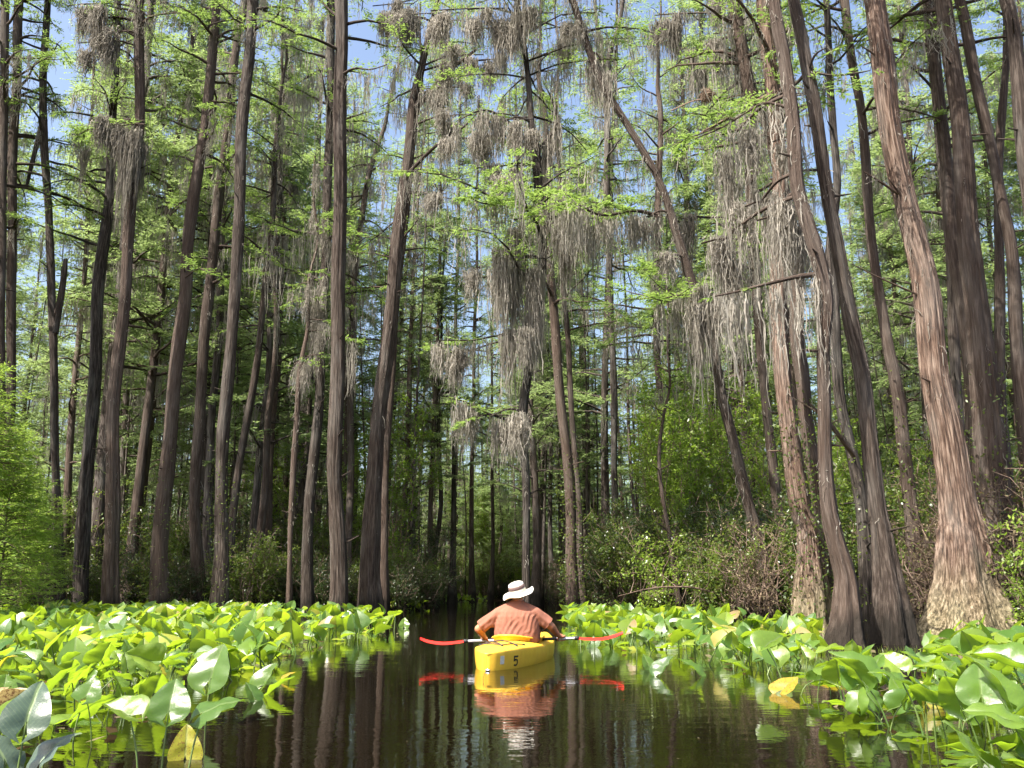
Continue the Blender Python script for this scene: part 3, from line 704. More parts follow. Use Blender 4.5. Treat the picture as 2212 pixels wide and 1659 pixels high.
T('P', [(1240, 1305, 40), (1236, 1200, 30), (1233, 1103, 28), (1223, 986, 27), (1213, 886, 25), (1203, 753, 24), (1187, 586, 22), (1180, 400, 18), (1176, 250, 14)], 27.0, 22, "dark cypress wrapped in climbers and dead moss, a little right of the paddler", nb=10, z0=9, seed=22, mossy=.8, vine=900, trunk_moss=250)
T('Q', [(1262, 1300, 24), (1254, 1200, 17), (1243, 986, 15), (1227, 753, 14), (1217, 620, 13), (1208, 400, 11)], 29.0, 23, "slim cypress leaning left beside the climber-wrapped one", nb=10, z0=9, seed=23, mossy=.5)
T('N', [(1330, 1290, 24), (1328, 1000, 16), (1322, 700, 16), (1314, 550, 16), (1311, 350, 16), (1312, 200, 17), (1318, 120, 14), (1335, 60, 10), (1345, 0, 8)], 34.0, 28, "pale forked cypress standing clear against blue sky above the green sprays", nb=10, z0=13, seed=24, mossy=.6, mat='bark_far',
  limbs=[([(1312, 200), (1300, 130), (1290, 60), (1285, 0)], 34, .12, .05, .3, .8, 1.2)])
T('X', [(1430, 1280, 26), (1428, 1000, 18), (1422, 800, 17), (1420, 600, 17), (1424, 400, 16), (1426, 250, 14)], 33.0, 25, "upright cypress meeting the left-leaning one at the edge of the blue sky", nb=12, z0=9, seed=25, mossy=.9, moss_len=1.4)
T('W', [(1462, 1290, 16), (1445, 1150, 11), (1430, 1050, 10), (1425, 980, 9), (1432, 900, 7)], 24.0, 9.5, "pale bent stem rising from the green bush right of centre", nb=5, z0=5, seed=26, mossy=.2, lmax=1.2)
# --- left side
T('M1', [(752, 1290, 20), (757, 1000, 18), (762, 700, 16), (770, 560, 15), (792, 400, 14), (812, 330, 12), (832, 270, 9)], 36.0, 26, "pale bent cypress between the straight thick trunk and the forked grey one", nb=14, z0=10, seed=27, mossy=.9, mat='bark_far', trunk_moss=150)
T('J', [(545, 1295, 28), (567, 1103, 20), (580, 920, 17), (593, 786, 16), (597, 586, 15), (602, 380, 13)], 33.0, 25, "slim brown cypress, one of a close pair right of the slanting one", nb=12, z0=9, seed=28, mossy=.7, moss_len=1.4,
  curtains=[(600, 380, 50, 110, 33, 1.2)])
T('J2', [(572, 1295, 22), (585, 1000, 14), (604, 700, 12), (612, 500, 11)], 35.0, 23, "thinner grey partner of the slim brown cypress", nb=12, z0=9, seed=29, mossy=.7)
T('I', [(492, 1290, 28), (503, 1103, 20), (540, 870, 18), (563, 720, 17), (580, 553, 15), (592, 400, 14), (598, 320, 12)], 31.5, 24, "brown cypress slanting clearly right across its upright neighbours at left", nb=10, z0=10, seed=30, mossy=.6)
T('G', [(474, 1315, 46), (476, 1200, 36), (477, 1103, 32), (487, 886, 30), (507, 653, 29), (513, 550, 28), (520, 366, 28), (533, 166, 28), (547, 0, 27)], 27.5, 28, "thick brown cypress with a viny foot, right of the stout right-leaning one", nb=10, z0=15, seed=31, sides=20, mossy=.5, vine=500, trunk_moss=150)
T('H', [(428, 1310, 38), (423, 1103, 28), (433, 853, 27), (457, 586, 26), (473, 433, 24), (500, 200, 20), (520, 60, 18)], 31.0, 27, "dark cypress behind and left of the thick viny-footed one", nb=12, z0=11, seed=32, mossy=.8, moss_len=1.3, trunk_moss=200)
T('H2', [(450, 1310, 30), (453, 953, 20), (470, 786, 19), (477, 553, 18), (486, 400, 16)], 34.0, 25, "pale lit cypress glimpsed between the dark one and the thick viny-footed one", nb=12, z0=10, seed=33, mossy=.7, mat='bark_far')
T('F', [(345, 1312, 48), (350, 1103, 40), (373, 886, 34), (397, 653, 32), (403, 550, 30), (420, 433, 29), (447, 233, 25), (466, 33, 22)], 28.5, 27, "stout right-leaning cypress with a small foliage tuft beside its trunk at mid height", nb=12, z0=12, seed=34, sides=20, mossy=.6, vine=400,
  limbs=[([(400, 600), (430, 580), (450, 590)], (28, 27.5), .03, .01, .8, 0, .4)])
T('E', [(238, 1316, 56), (241, 1200, 46), (243, 1086, 42), (247, 886, 38), (267, 653, 34), (287, 433, 32), (300, 233, 29), (303, 0, 28)], 27.0, 28, "thick cypress at left carrying a heavy beard of grey moss high on its trunk", nb=10, z0=16, seed=35, sides=24, mossy=.8, trunk_moss=350,
  curtains=[(258, 262, 110, 190, 26.5, 2.6), (285, 270, 60, 280, 26.4, 2.4), (215, 90, 90, 110, 26.4, 2.0), (205, 40, 60, 110, 26.5, 1.6), (255, 70, 50, 70, 26.5, 1.3), (175, 10, 60, 90, 26.5, 1.2), (160, 290, 30, 160, 27.5, .9)],
  limbs=[([(300, 262), (265, 262), (215, 275), (165, 290)], (27, 26.5), .05, .015, 1.8, 1.0, .8), ([(303, 45), (260, 40), (210, 35), (160, 15)], (27, 26.5), .05, .02, 1.0, 1.0, .8)])
T('D', [(176, 1312, 40), (183, 1086, 33), (200, 886, 31), (213, 653, 29), (230, 470, 26), (245, 266, 20), (255, 0, 16)], 30.0, 26, "dark cypress left of the heavily bearded one, leaning the same way", nb=12, z0=11, seed=36, mossy=.5)
T('C', [(130, 1310, 30), (122, 1100, 22), (120, 980, 20), (112, 640, 20), (105, 500, 19), (98, 300, 19), (90, 150, 18), (98, 60, 16), (105, 0, 14)], 29.0, 27, "slim cypress with a fork at mid height, third trunk from the left edge", nb=10, z0=13, seed=37, mossy=.6,
  limbs=[([(118, 720), (135, 620), (142, 560)], 29, .13, .08, 0, 0, .4), ([(95, 250), (70, 350), (58, 400)], 29, .10, .05, .1, .2, .5)])
T('B', [(10, 1310, 32), (18, 1000, 24), (22, 830, 23), (27, 500, 22), (30, 250, 22), (45, 0, 21)], 28.5, 27, "straight dark cypress, second trunk from the left edge", nb=12, z0=11, seed=38, mossy=.4)
T('A', [(-22, 1310, 36), (-8, 1000, 26), (2, 700, 24), (4, 400, 22), (12, 0, 20)], 27.5, 27, "dark cypress half cut off by the left edge", nb=12, z0=10, seed=39, mossy=.4)

# --- forest behind: a few model trees, copied with their parts
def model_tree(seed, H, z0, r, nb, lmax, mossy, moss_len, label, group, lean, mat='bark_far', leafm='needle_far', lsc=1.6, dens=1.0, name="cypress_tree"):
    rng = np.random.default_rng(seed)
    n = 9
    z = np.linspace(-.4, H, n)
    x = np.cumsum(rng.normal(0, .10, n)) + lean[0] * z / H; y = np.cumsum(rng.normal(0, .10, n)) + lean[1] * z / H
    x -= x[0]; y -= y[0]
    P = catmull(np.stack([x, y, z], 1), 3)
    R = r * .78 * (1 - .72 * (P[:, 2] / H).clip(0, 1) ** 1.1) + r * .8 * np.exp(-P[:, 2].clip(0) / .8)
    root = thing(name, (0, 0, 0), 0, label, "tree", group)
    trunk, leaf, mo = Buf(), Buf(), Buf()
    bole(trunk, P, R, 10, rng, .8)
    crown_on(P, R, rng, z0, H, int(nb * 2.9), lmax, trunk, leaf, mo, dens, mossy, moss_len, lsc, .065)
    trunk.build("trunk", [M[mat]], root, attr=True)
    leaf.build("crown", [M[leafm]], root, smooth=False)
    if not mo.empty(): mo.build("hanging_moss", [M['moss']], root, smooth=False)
    return root
GB = "cypress trees of the forest behind the banks"
models = [
    model_tree(101, 24, 5, .21, 30, 2.7, .45, 1.0, "", GB, (.5, .2)),
    model_tree(102, 27, 6, .25, 32, 3.0, .55, 1.3, "", GB, (-.9, .3)),
    model_tree(103, 21, 4, .17, 30, 2.4, .35, .9, "", GB, (.3, -.3)),
    model_tree(104, 25, 7, .22, 26, 3.2, .7, 1.5, "", GB, (1.2, .2), 'bark'),
    model_tree(105, 18, 5, .14, 28, 2.1, .25, .8, "", GB, (-.5, .2), 'bark'),
    model_tree(106, 28, 7, .27, 34, 2.8, .5, 1.2, "", GB, (-.2, .2)),
]
small = [
    model_tree(111, 9, 1.8, .07, 26, 1.9, .1, .6, "", GB, (.2, 0), 'bark', 'needle_far', 1.1, 1.1),
    model_tree(112, 13, 3.0, .09, 28, 2.1, .2, .8, "", GB, (-.3, 0), 'bark', 'needle_far', 1.1, 1.0),
]
brng = random.Random(4)
def open_channel(x, y):
    return left_bank(y) + .8 < x < right_bank(y) - .8 and y < 62
occupied = []
def free(x, y, r):
    for (a, b) in occupied:
        if (a - x) ** 2 + (b - y) ** 2 < r * r: return False
    occupied.append((x, y)); return True
def bg_label(x, y, smallish):
    u, _ = project((x, y, 1))
    side = "beyond the left bank" if x < left_bank(min(y, 60)) * .6 - 2 else ("beyond the right bank" if x > right_bank(min(y, 60)) + 4 else "beyond the far end of the channel")
    what = "young feathery cypress" if smallish else "slender grey cypress"
    dist = "far back" if y > 62 else "in the middle distance"
    return f"{what} standing {dist} {side}", f"{'young' if smallish else 'slender'} cypresses {dist} {side}"
first_used = set()
count = 0
def put(model, x, y, rz, s, label, group):
    if id(model) not in first_used:
        first_used.add(id(model)); o = model
    else: o = copy_tree(model)
    o.location = (x, y, 0); o.rotation_euler = (0, 0, rz); o.scale = (s, s, s)
    o["label"] = label; o["group"] = group
    return o
tries = 0
while count < 195 and tries < 6000:
    tries += 1
    y = 33.5 + 62 * brng.random() ** 1.25
    half = y * .60 + 3
    x = brng.uniform(-half, half)
    if open_channel(x, y): continue
    if y < 38 and -9 < x < 8: continue
    u, v = project((x, y, 12))
    # leave the openings the photograph shows
    if 50 < y and 940 < u < 1030 and brng.random() < .55: continue
    if y < 95 and 1310 < u < 1420 and brng.random() < .75: continue
    if y < 60 and 60 < u < 190 and brng.random() < .5: continue
    ut, vt = project((x, y, 21))
    if y < 66 and ((45 < ut < 200 and brng.random() < .88) or (1280 < ut < 1440 and brng.random() < .92) or (770 < ut < 890 and brng.random() < .6) or (1690 < ut < 1800 and brng.random() < .7) or (2060 < ut < 2230 and brng.random() < .8)): continue
    if not free(x, y, 1.25 + y * .006): continue
    m = models[brng.choice([0, 1, 2, 3, 4, 5, 0, 2, 4])]
    sc_ = brng.uniform(1.0, 1.28) if y < 58 else brng.uniform(.92, 1.2)
    lb, gp = bg_label(x, y, False)
    put(m, x, y, brng.uniform(0, 6.28), sc_, lb, gp)
    count += 1
for (x, y, s_) in [(-5.5, 63, .8), (-3, 65.5, .95), (-.8, 64, .8), (1.6, 66, 1.0), (3.6, 63.5, .8), (-1.8, 70, 1.2), (1.0, 72, 1.2), (-4.5, 72, 1.2), (4.8, 70, 1.2)]:
    lb, gp = bg_label(x, y, True); occupied.append((x, y))
    put(small[int(abs(x * 10)) % 2], x, y, x, s_, lb, gp)
for (x, y, s_) in [(-3.2, 50, 1.2), (-2.4, 56, 1.2), (-4.0, 46.5, 1.15), (2.2, 49, 1.1), (-1.4, 60, 1.1)]:
    lb, gp = bg_label(x, y, False); occupied.append((x, y))
    o = put(models[5 if s_ > 1.15 else 1], x, y, x, s_, lb, gp); o.scale = (s_ * .62, s_ * .62, s_)
for (x, y) in [(-2.4, 78), (.3, 80), (2.8, 77), (-5.5, 81), (5.6, 80)]:
    lb, gp = bg_label(x, y, False); occupied.append((x, y))
    put(models[int(abs(x * 10)) % 6], x, y, x, .9, lb, gp)
count = 0; tries = 0
while count < 46 and tries < 4000:
    tries += 1
    y = 32 + 60 * brng.random()
    half = y * .58 + 2
    x = brng.uniform(-half, half)
    if open_channel(x, y): continue
    if not free(x, y, 1.6): continue
    lb, gp = bg_label(x, y, True)
    put(small[brng.randrange(2)], x, y, brng.uniform(0, 6.28), brng.uniform(.7, 1.25), lb, gp)
    count += 1

ORD0 = ['nearest the corner bush', 'farthest back', '', 'beside the lily bed']
# the forest goes on beyond the left edge of the view and shades the left trunks
for (x, y, i) in [(-17.5, 24, 0), (-20, 27, 1), (-19.5, 20.5, 3)]:
    put(models[i], x, y, x * 3 + y, .92, f"slender cypress outside the left edge of the photograph, {'closest to the viewer' if y < 10 else ORD0[i]}", "cypresses standing outside the left edge of the photograph")
# ------------------------------------------------------------------ shrubs and thickets
def model_shrub(seed, H, W, nst, nleaf, leaf_len, mat, label, name="shrub", twigs=1.0, bare=False, aspect=.55):
    rng = np.random.default_rng(seed)
    root = thing(name, (0, 0, 0), 0, label, "shrub", "")
    wood, leaf = Buf(), Buf()
    anchors = []
    for i in range(nst):
        az = rng.uniform(0, 6.28); out = W * rng.uniform(.25, 1.0)
        h = H * rng.uniform(.55, 1.05)
        p = [np.array((rng.normal(0, .12 * W), rng.normal(0, .12 * W), -.1))]
        for k in range(1, 6):
            t = k / 5
            p.append(np.array((p[0][0] + math.cos(az) * out * t ** 1.5, p[0][1] + math.sin(az) * out * t ** 1.5, h * t)) + rng.normal(0, .05 * H ** .5, 3))
        P = np.array(p)
        tube(wood, catmull(P, 3), np.linspace(.022, .005, 16), 5)
        for k in range(int(7 * twigs)):
            t = rng.uniform(.2, 1); j = min(4, int(t * 5)); q = P[j] * (1 - (t * 5 - j)) + P[j + 1] * (t * 5 - j)
            d = unit(rng.normal(0, 1, 3) + (0, 0, .5)); ln = rng.uniform(.25, .8) * (.5 + W * .4)
            e = q + d * ln
            mid = (q + e) / 2 + rng.normal(0, .08, 3)
            tube(wood, np.array([q, mid, e]), [.010, .007, .003], 4)
            anchors.append((q, mid, e))
    per = max(3, nleaf // max(1, len(anchors)))
    for (q, mid, e) in anchors:
        m = int(per * rng.uniform(.3, 1.7))
        t = rng.random(m)[:, None]
        B = q * (1 - t) ** 2 + 2 * mid * t * (1 - t) + e * t * t + rng.normal(0, .07, (m, 3))
        D = unit(rng.normal(0, 1, (m, 3)) + np.array((0, 0, -.15)))
        S = unit(np.cross(D, unit(rng.normal(0, .6, (m, 3)) + (0, 0, 1))))
        diamonds(leaf, B, D, S, leaf_len * rng.uniform(.6, 1.35, m), leaf_len * aspect * rng.uniform(.7, 1.2, m))
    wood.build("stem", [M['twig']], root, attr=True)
    leaf.build("foliage", [M[mat]], root, smooth=False)
    return root
shrubs = {
    'mid':  [model_shrub(201, 2.6, 1.3, 12, 3600, .085, 'shrub', ""), model_shrub(202, 3.6, 1.5, 14, 4600, .085, 'shrub', ""), model_shrub(203, 1.7, 1.2, 12, 2600, .08, 'shrub', "")],
    'dark': [model_shrub(211, 2.2, 1.5, 14, 4200, .075, 'shrub_dark', ""), model_shrub(212, 3.2, 1.6, 14, 5000, .075, 'shrub_dark', "")],
    'bright': [model_shrub(221, 2.4, 1.2, 11, 2300, .10, 'bright', ""), model_shrub(222, 6.5, 1.3, 9, 5200, .10, 'bright', "", twigs=2.2)],
    'dry':  [model_shrub(231, 2.4, 1.5, 22, 1500, .07, 'dry', "", twigs=1.6), model_shrub(232, 3.4, 1.3, 20, 1500, .07, 'dry', "", twigs=1.8)],
    'fern': [model_tree(241, 5.5, .5, .04, 60, 1.8, 0, .5, "", GB, (.1, 0), 'twig', 'needle_bright', .8, 1.5)],
}
WORDS = {'mid': "mid green leafy shrub", 'dark': "dark green dense shrub", 'bright': "light yellow-green shrub", 'dry': "brown half-bare twiggy shrub", 'fern': "feathery bright green young cypress"}
def put_shrub(kind, i, x, y, s, where, unique=None, sz=1.0):
    m = shrubs[kind][i]
    lb = unique or f"{WORDS[kind]} {where}"
    o = put(m, x, y, brng.uniform(0, 6.28), s, lb, f"{WORDS[kind]}s {where}")
    o.scale = (s, s, s * sz)
    if unique and "group" in o: del o["group"]
    o["category"] = "tree" if kind == 'fern' else "shrub"
    return o
# left bank thicket: front row along the shore, taller growth behind
for i in range(34):
    x = -19 + 16.3 * (i + brng.random() * .8) / 34
    y = 30.5 + brng.random() * 3.0 + max(0, (x + 6)) * .9
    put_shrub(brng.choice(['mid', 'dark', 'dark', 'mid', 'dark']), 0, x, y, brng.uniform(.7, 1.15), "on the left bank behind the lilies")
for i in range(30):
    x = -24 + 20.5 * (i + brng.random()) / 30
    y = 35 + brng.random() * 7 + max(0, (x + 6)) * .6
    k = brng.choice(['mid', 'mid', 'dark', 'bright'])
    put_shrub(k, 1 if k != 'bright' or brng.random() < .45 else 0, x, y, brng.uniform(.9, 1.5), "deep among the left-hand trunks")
# along the channel, both sides, out to its end
for i in range(16):
    y = 36 + i * 1.7
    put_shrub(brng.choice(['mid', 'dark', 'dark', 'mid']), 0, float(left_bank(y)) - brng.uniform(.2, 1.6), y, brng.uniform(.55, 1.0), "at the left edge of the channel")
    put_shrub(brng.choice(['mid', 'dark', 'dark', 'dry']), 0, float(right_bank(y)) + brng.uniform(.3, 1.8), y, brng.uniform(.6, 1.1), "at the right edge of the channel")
for i in range(20):
    put_shrub(brng.choice(['mid', 'bright', 'dark', 'mid']), 1 if i % 3 == 0 else 0, -5.5 + 11 * i / 19, 61 + brng.random() * 4, brng.uniform(.8, 1.2), "across the far end of the channel")
for i in range(30):
    put_shrub(brng.choice(['bright', 'mid', 'bright']), 1, brng.uniform(-14, 16), brng.uniform(66, 84), brng.uniform(1.0, 1.5), "in the woods beyond the channel's end")
# right of centre: dense dark mass with bright leaves at its edge
for i in range(22):
    t = (i + brng.random()) / 22
    y = 33 - 12.5 * t + brng.random() * 1.5
    x = float(right_bank(y)) + .6 + brng.random() * 1.4
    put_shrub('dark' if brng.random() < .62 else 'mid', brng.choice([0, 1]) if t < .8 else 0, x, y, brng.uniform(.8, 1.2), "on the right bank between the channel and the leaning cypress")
for i in range(12):
    y = 27 + brng.random() * 9; x = 5.0 + brng.random() * 6
    put_shrub(brng.choice(['mid', 'bright', 'dark']), 1, x, y, brng.uniform(.9, 1.4), "behind the leaning cypress on the right")
p, _ = at_z(1440, 1345, 0); put_shrub('bright', 0, float(p[0]), float(p[1]), .85, "", "pale green sprawling bush leaning over the water right of the paddler")
p, _ = at_z(1400, 1325, 0); put_shrub('bright', 1, float(p[0]), 26.5, 1.0, "", "tall light-leaved bush climbing above the dark shrubs right of centre")
p, _ = at_z(1340, 1325, 0); put_shrub('bright', 1, 5.2, 28.5, 1.25, "", "tallest light-leaved sapling bush, rising between the pale bent stem and the leaning cypress")
# between and behind the right-hand trunks
for (u, y, k, i, s) in [(1500, 21.5, 'mid', 0, .8), (1560, 21, 'mid', 0, .8), (1600, 20.5, 'dry', 0, .9), (1640, 23.5, 'mid', 1, .9), (1560, 24, 'dark', 0, 1.0), (1700, 22.5, 'mid', 0, .9), (1720, 24, 'dark', 1, 1), (1800, 21.5, 'mid', 0, .9),
                        (1690, 27, 'mid', 1, 1.3), (1780, 27, 'bright', 1, .9), (1850, 24, 'mid', 1, 1.2), (1900, 22, 'dark', 0, 1.0), (1950, 20.5, 'mid', 0, 1.0), (1975, 18.3, 'dry', 1, .7), (2010, 19, 'dry', 0, 1.1), (1990, 22, 'mid', 1, 1.1),
                        (1930, 26, 'bright', 1, .85), (2040, 21.5, 'dry', 1, 1.1), (2060, 25, 'mid', 1, 1.4), (2120, 20, 'dry', 0, 1.1), (2170, 16.6, 'dry', 0, 1.0), (2200, 18, 'dry', 1, 1.0), (2240, 16, 'dry', 1, .9), (2260, 20, 'dark', 1, 1.2), (2200, 22.5, 'mid', 1, 1.2), (2330, 18, 'mid', 0, 1.1),
                        (2150, 26, 'bright', 1, .9), (2250, 27, 'mid', 1, 1.4), (1870, 29, 'mid', 1, 1.5), (1960, 30, 'mid', 1, 1.5), (1640, 30, 'mid', 1, 1.4), (2060, 31, 'bright', 1, 1.1), (2160, 32, 'mid', 1, 1.5)]:
    x = (u - 1106) / FPX * (y * 1.03)
    put_shrub(k, i, x, y, s, "among the right-hand cypress trunks")
for (u, y, s) in [(2190, 13.6, .55), (2230, 14.6, .8)]:
    put_shrub('bright', 0, (u - 1106) / FPX * y * 1.03, y, s, "", "light green sprigs by the foot of the largest cypress at the right edge" if s < .7 else "light green bush cut off by the right edge")
for j, (u, y, s) in enumerate([(30, 20.5, .8), (-60, 19, 1.0), (95, 22.5, .65), (150, 25.5, .6), (-20, 24, 1.1), (60, 27, .95)]):
    put_shrub('fern', 0, (u - 1106) / FPX * y * 1.03, y, s, "in the lower left corner behind the lilies")

# twiggy undergrowth and leaf litter that nobody could count, behind the shores
def undergrowth():
    rng = np.random.default_rng(5)
    w, l = Buf(), Buf()
    n = 0
    while n < 1500:
        y = rng.uniform(15, 75); x = rng.uniform(-y * .62, y * .62)
        if y < 62 and left_bank(y) - .1 < x < right_bank(y) + .1: continue
        n += 1
        h = rng.uniform(.4, 1.6)
        d = unit(rng.normal(0, 1, 3) * (1, 1, .3) + (0, 0, 1.2))
        a = np.array((x, y, 0)); m = a + d * h * .5 + rng.normal(0, .1, 3); e = a + d * h + rng.normal(0, .15, 3)
        tube(w, np.array([a, m, e]), [.012, .009, .003], 4)
        k = int(rng.integers(12, 34)); t = rng.random(k)[:, None]
        B = a * (1 - t) + e * t + rng.normal(0, .16, (k, 3)); B[:, 2] = np.abs(B[:, 2])
        D = unit(rng.normal(0, 1, (k, 3))); S = unit(np.cross(D, rng.normal(0, 1, (k, 3))))
        diamonds(l, B, D, S, rng.uniform(.06, .14, k), rng.uniform(.03, .07, k))
    o = w.build("undergrowth", [M['twig']], None, attr=True)
    tag(o, "bare twigs of low undergrowth on the swamp floor between the trees", "undergrowth", kind="stuff")
    o = l.build("ground_cover", [M['shrub_dark']], None, smooth=False)
    tag(o, "small dark leaves of ground cover on the swamp floor between the trees", "ground cover", kind="stuff")
undergrowth()

def pole_thicket():
    rng = np.random.default_rng(19)
    w, l = Buf(), Buf(); n = 0
    while n < 210:
        y = rng.uniform(38, 84); x = rng.uniform(-y * .6, y * .6)
        if open_channel(x, y) or not free(x, y, .8): continue
        n += 1
        h = rng.uniform(13, 24); r = rng.uniform(.05, .10); lx, ly = rng.normal(0, .5, 2)
        P = catmull(np.array([(x, y, -.3), (x + lx * .3 + rng.normal(0, .1), y, h * .33), (x + lx * .7 + rng.normal(0, .12), y + ly * .5, h * .66), (x + lx, y + ly, h)]), 4)
        tube(w, P, np.linspace(r, r * .25, len(P)), 6, bump=.04, rng=rng)
        for _ in range(16):
            i = int(rng.integers(4, len(P))); a = rng.uniform(0, 6.28); ln = rng.uniform(.5, 1.5)
            e = P[i] + np.array((math.cos(a), math.sin(a), rng.uniform(-.1, .4))) * ln
            tube(w, np.array([P[i], (P[i] + e) / 2 + (0, 0, .08), e]), [.016, .011, .004], 4)
            for _ in range(6):
                q = P[i] + (e - P[i]) * rng.uniform(.3, 1); spray(l, rng, q, q + unit(rng.normal(0, 1, 3) * (1, 1, .15)) * rng.uniform(.35, .8), .22, .045, .055, .2)
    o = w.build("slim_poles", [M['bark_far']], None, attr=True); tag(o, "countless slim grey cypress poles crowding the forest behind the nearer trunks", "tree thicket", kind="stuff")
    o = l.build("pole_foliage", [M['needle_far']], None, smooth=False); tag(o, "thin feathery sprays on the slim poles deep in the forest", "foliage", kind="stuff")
pole_thicket()

def far_wood():
    rng = np.random.default_rng(9)
    l, w = Buf(), Buf()
    n = 950
    cx = rng.uniform(-75, 75, n); cy_ = rng.uniform(100, 125, n); cz = rng.uniform(.5, 24, n) * rng.random(n) ** .6
    i = rng.integers(0, n, 115000); m = len(i)
    P = np.stack([cx[i] + rng.normal(0, 1.8, m), cy_[i] + rng.normal(0, 1.5, m), np.abs(cz[i] + rng.normal(0, .9, m))], 1)
    D = unit(rng.normal(0, 1, (m, 3))); S = unit(np.cross(D, rng.normal(0, 1, (m, 3))))
    diamonds(l, P, D, S, rng.uniform(.3, .7, m), rng.uniform(.12, .3, m))
    for k in range(360):
        x, y = rng.uniform(-70, 70), rng.uniform(74, 126); h = rng.uniform(12, 20)
        tube(w, np.array([(x, y, -.2), (x + rng.normal(0, .4), y, h * .5), (x + rng.normal(0, .8), y, h)]), [.17, .13, .05], 5)
    l.add(np.concatenate(w.V), np.concatenate(w.F), np.concatenate(w.A), 1)
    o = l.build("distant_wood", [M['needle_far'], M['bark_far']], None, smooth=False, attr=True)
    tag(o, "far-off wood closing the view behind all the trees", "wood", kind="stuff")
far_wood()

# dark round nest on a branch upper right
def nest():
    rng = np.random.default_rng(12)
    b = Buf(); c, t = at(1528, 207, 21.0); r = 17 * t / FPX
    n = 420
    P = rng.normal(0, 1, (n, 3)); P = unit(P) * r * rng.uniform(.5, 1.0, (n, 1)) * (1, 1, .8)
    D = unit(np.cross(P, rng.normal(0, 1, (n, 3)))); S = unit(np.cross(D, P + 1e-4))
    diamonds(b, P, D, S, rng.uniform(.10, .24, n), np.full(n, .015))
    tube(b, catmull([np.array((-.9, .2, -.3)), np.array((-.3, 0, -.12)), np.array((.3, 0, -.1)), np.array((1.6, .3, .35)), np.array((2.6, .5, .5))], 4), np.linspace(.02, .02, 17), 5)
    o = b.build("nest", [M['twig']], None, smooth=False)
    o.location = c
    tag(o, "round dark twig nest on a branch at the upper right, left of the hanging moss", "nest")
nest()

# every background tree and shrub is told apart by the near trunk it stands beside
ORD = ["first", "second", "third", "fourth", "fifth", "sixth", "seventh", "eighth", "ninth", "tenth", "eleventh", "twelfth", "thirteenth", "fourteenth", "fifteenth", "sixteenth", "seventeenth", "eighteenth", "nineteenth", "twentieth"]
ORD += ["twenty-" + o for o in ORD[:9]] + ["thirtieth"] + ["thirty-" + o for o in ORD[:9]]
def trunk_u(key, v=1000):
    P, _ = TRUNKS[key]
    q = min((project(p) for p in P), key=lambda a: abs(a[1] - v)); return q[0]
TU = sorted((trunk_u(k), k) for k in TRUNKS)
def relabel(objs, what, how):
    bins = {}
    for o in objs:
        u = project((o.location.x, o.location.y, 2.0))[0]
        tu, k = min(TU, key=lambda a: abs(a[0] - u))
        bins.setdefault((what(o), "left" if u < tu else "right", k), []).append(o)
    for (w, side, k), L in bins.items():
        L.sort(key=lambda o: o.location.y)
        for i, o in enumerate(L):
            if len(L) == 1: o["label"] = f"{w} just {side} of the {SHORT[k]}"
            else: o["label"] = f"{w} {side} of the {SHORT[k]}, {ORD[i]} back"
relabel([o for o in bpy.data.objects if o.parent is None and o.get("label", "").startswith(("slender grey cypress", "young feathery cypress")) and o.get("group") and "outside" not in o["label"]], lambda o: "slender cypress" if "slender" in o["label"] else "young cypress", 0)
relabel([o for o in bpy.data.objects if o.parent is None and o.get("category") in ("shrub", "tree") and o.get("group") and o.get("label", "").startswith(tuple(WORDS.values()))], lambda o: next(w for w in WORDS.values() if o["label"].startswith(w)), 0)
for o in [o for o in bpy.data.objects if o.parent is None and o.type == 'EMPTY' and o.get("category") in ("shrub", "tree") and not o.get("label")]:
    for ch in list(o.children): bpy.data.objects.remove(ch)
    bpy.data.objects.remove(o)

# ------------------------------------------------------------------ lilies (spatterdock)
def leaf_mesh(rng, nl=12, nw=5, L=.30, fold=.45, curl=.25, wave=.012, droop=0.0, seedtwist=0.0):
    """heart-shaped blade: midrib along +y from the petiole at the origin, two rounded lobes behind it"""
    back = L * .46
    V, A, F = [], [], []
    ys = np.concatenate([-back + back * (np.linspace(0, 1, nl // 3 + 1) ** .8)[:-1], np.linspace(0, L, nl - nl // 3)])
    Wm = L * rng.uniform(.50, .62)
    ph = rng.uniform(0, 6.28, 4)
    for side in (-1, 1):
        grid = []
        for y in ys:
            tt = (y + back) / (L + back)
            w = Wm * float(np.interp(tt, [0, .05, .14, .27, .40, .58, .74, .88, .96, 1], [0, .48, .84, 1, .97, .80, .58, .32, .15, 0]))
            inner = 0.0 if y >= 0 else abs(y) * .36
            if y < 0: inner = min(inner, w * .98)
            row = []
            for j in range(nw + 1):
                s = j / nw
                x = inner + (w - inner) * s if w > inner else inner
                z = abs(x) * math.tan(fold) * (1 - .35 * s)
                z += -curl * (y ** 2) / L * (1 if y > 0 else .6) - droop * x * x / L
                z += wave * s * math.sin(ph[0] + y / L * 11 * (1 + .2 * side)) * (1 if nl > 8 else .6) + .006 * math.sin(ph[1] + y * 40 + x * 30)
                z += seedtwist * x * side * y * 2
                row.append(len(V)); V.append((x * side, y, z)); A.append((x * side, y, 0))
            grid.append(row)
        for i in range(len(ys) - 1):
            for j in range(nw):
                q = [grid[i][j], grid[i][j + 1], grid[i + 1][j + 1], grid[i + 1][j]]
                F.append(q if side > 0 else q[::-1])
    return np.array(V), np.array(F), np.array(A)

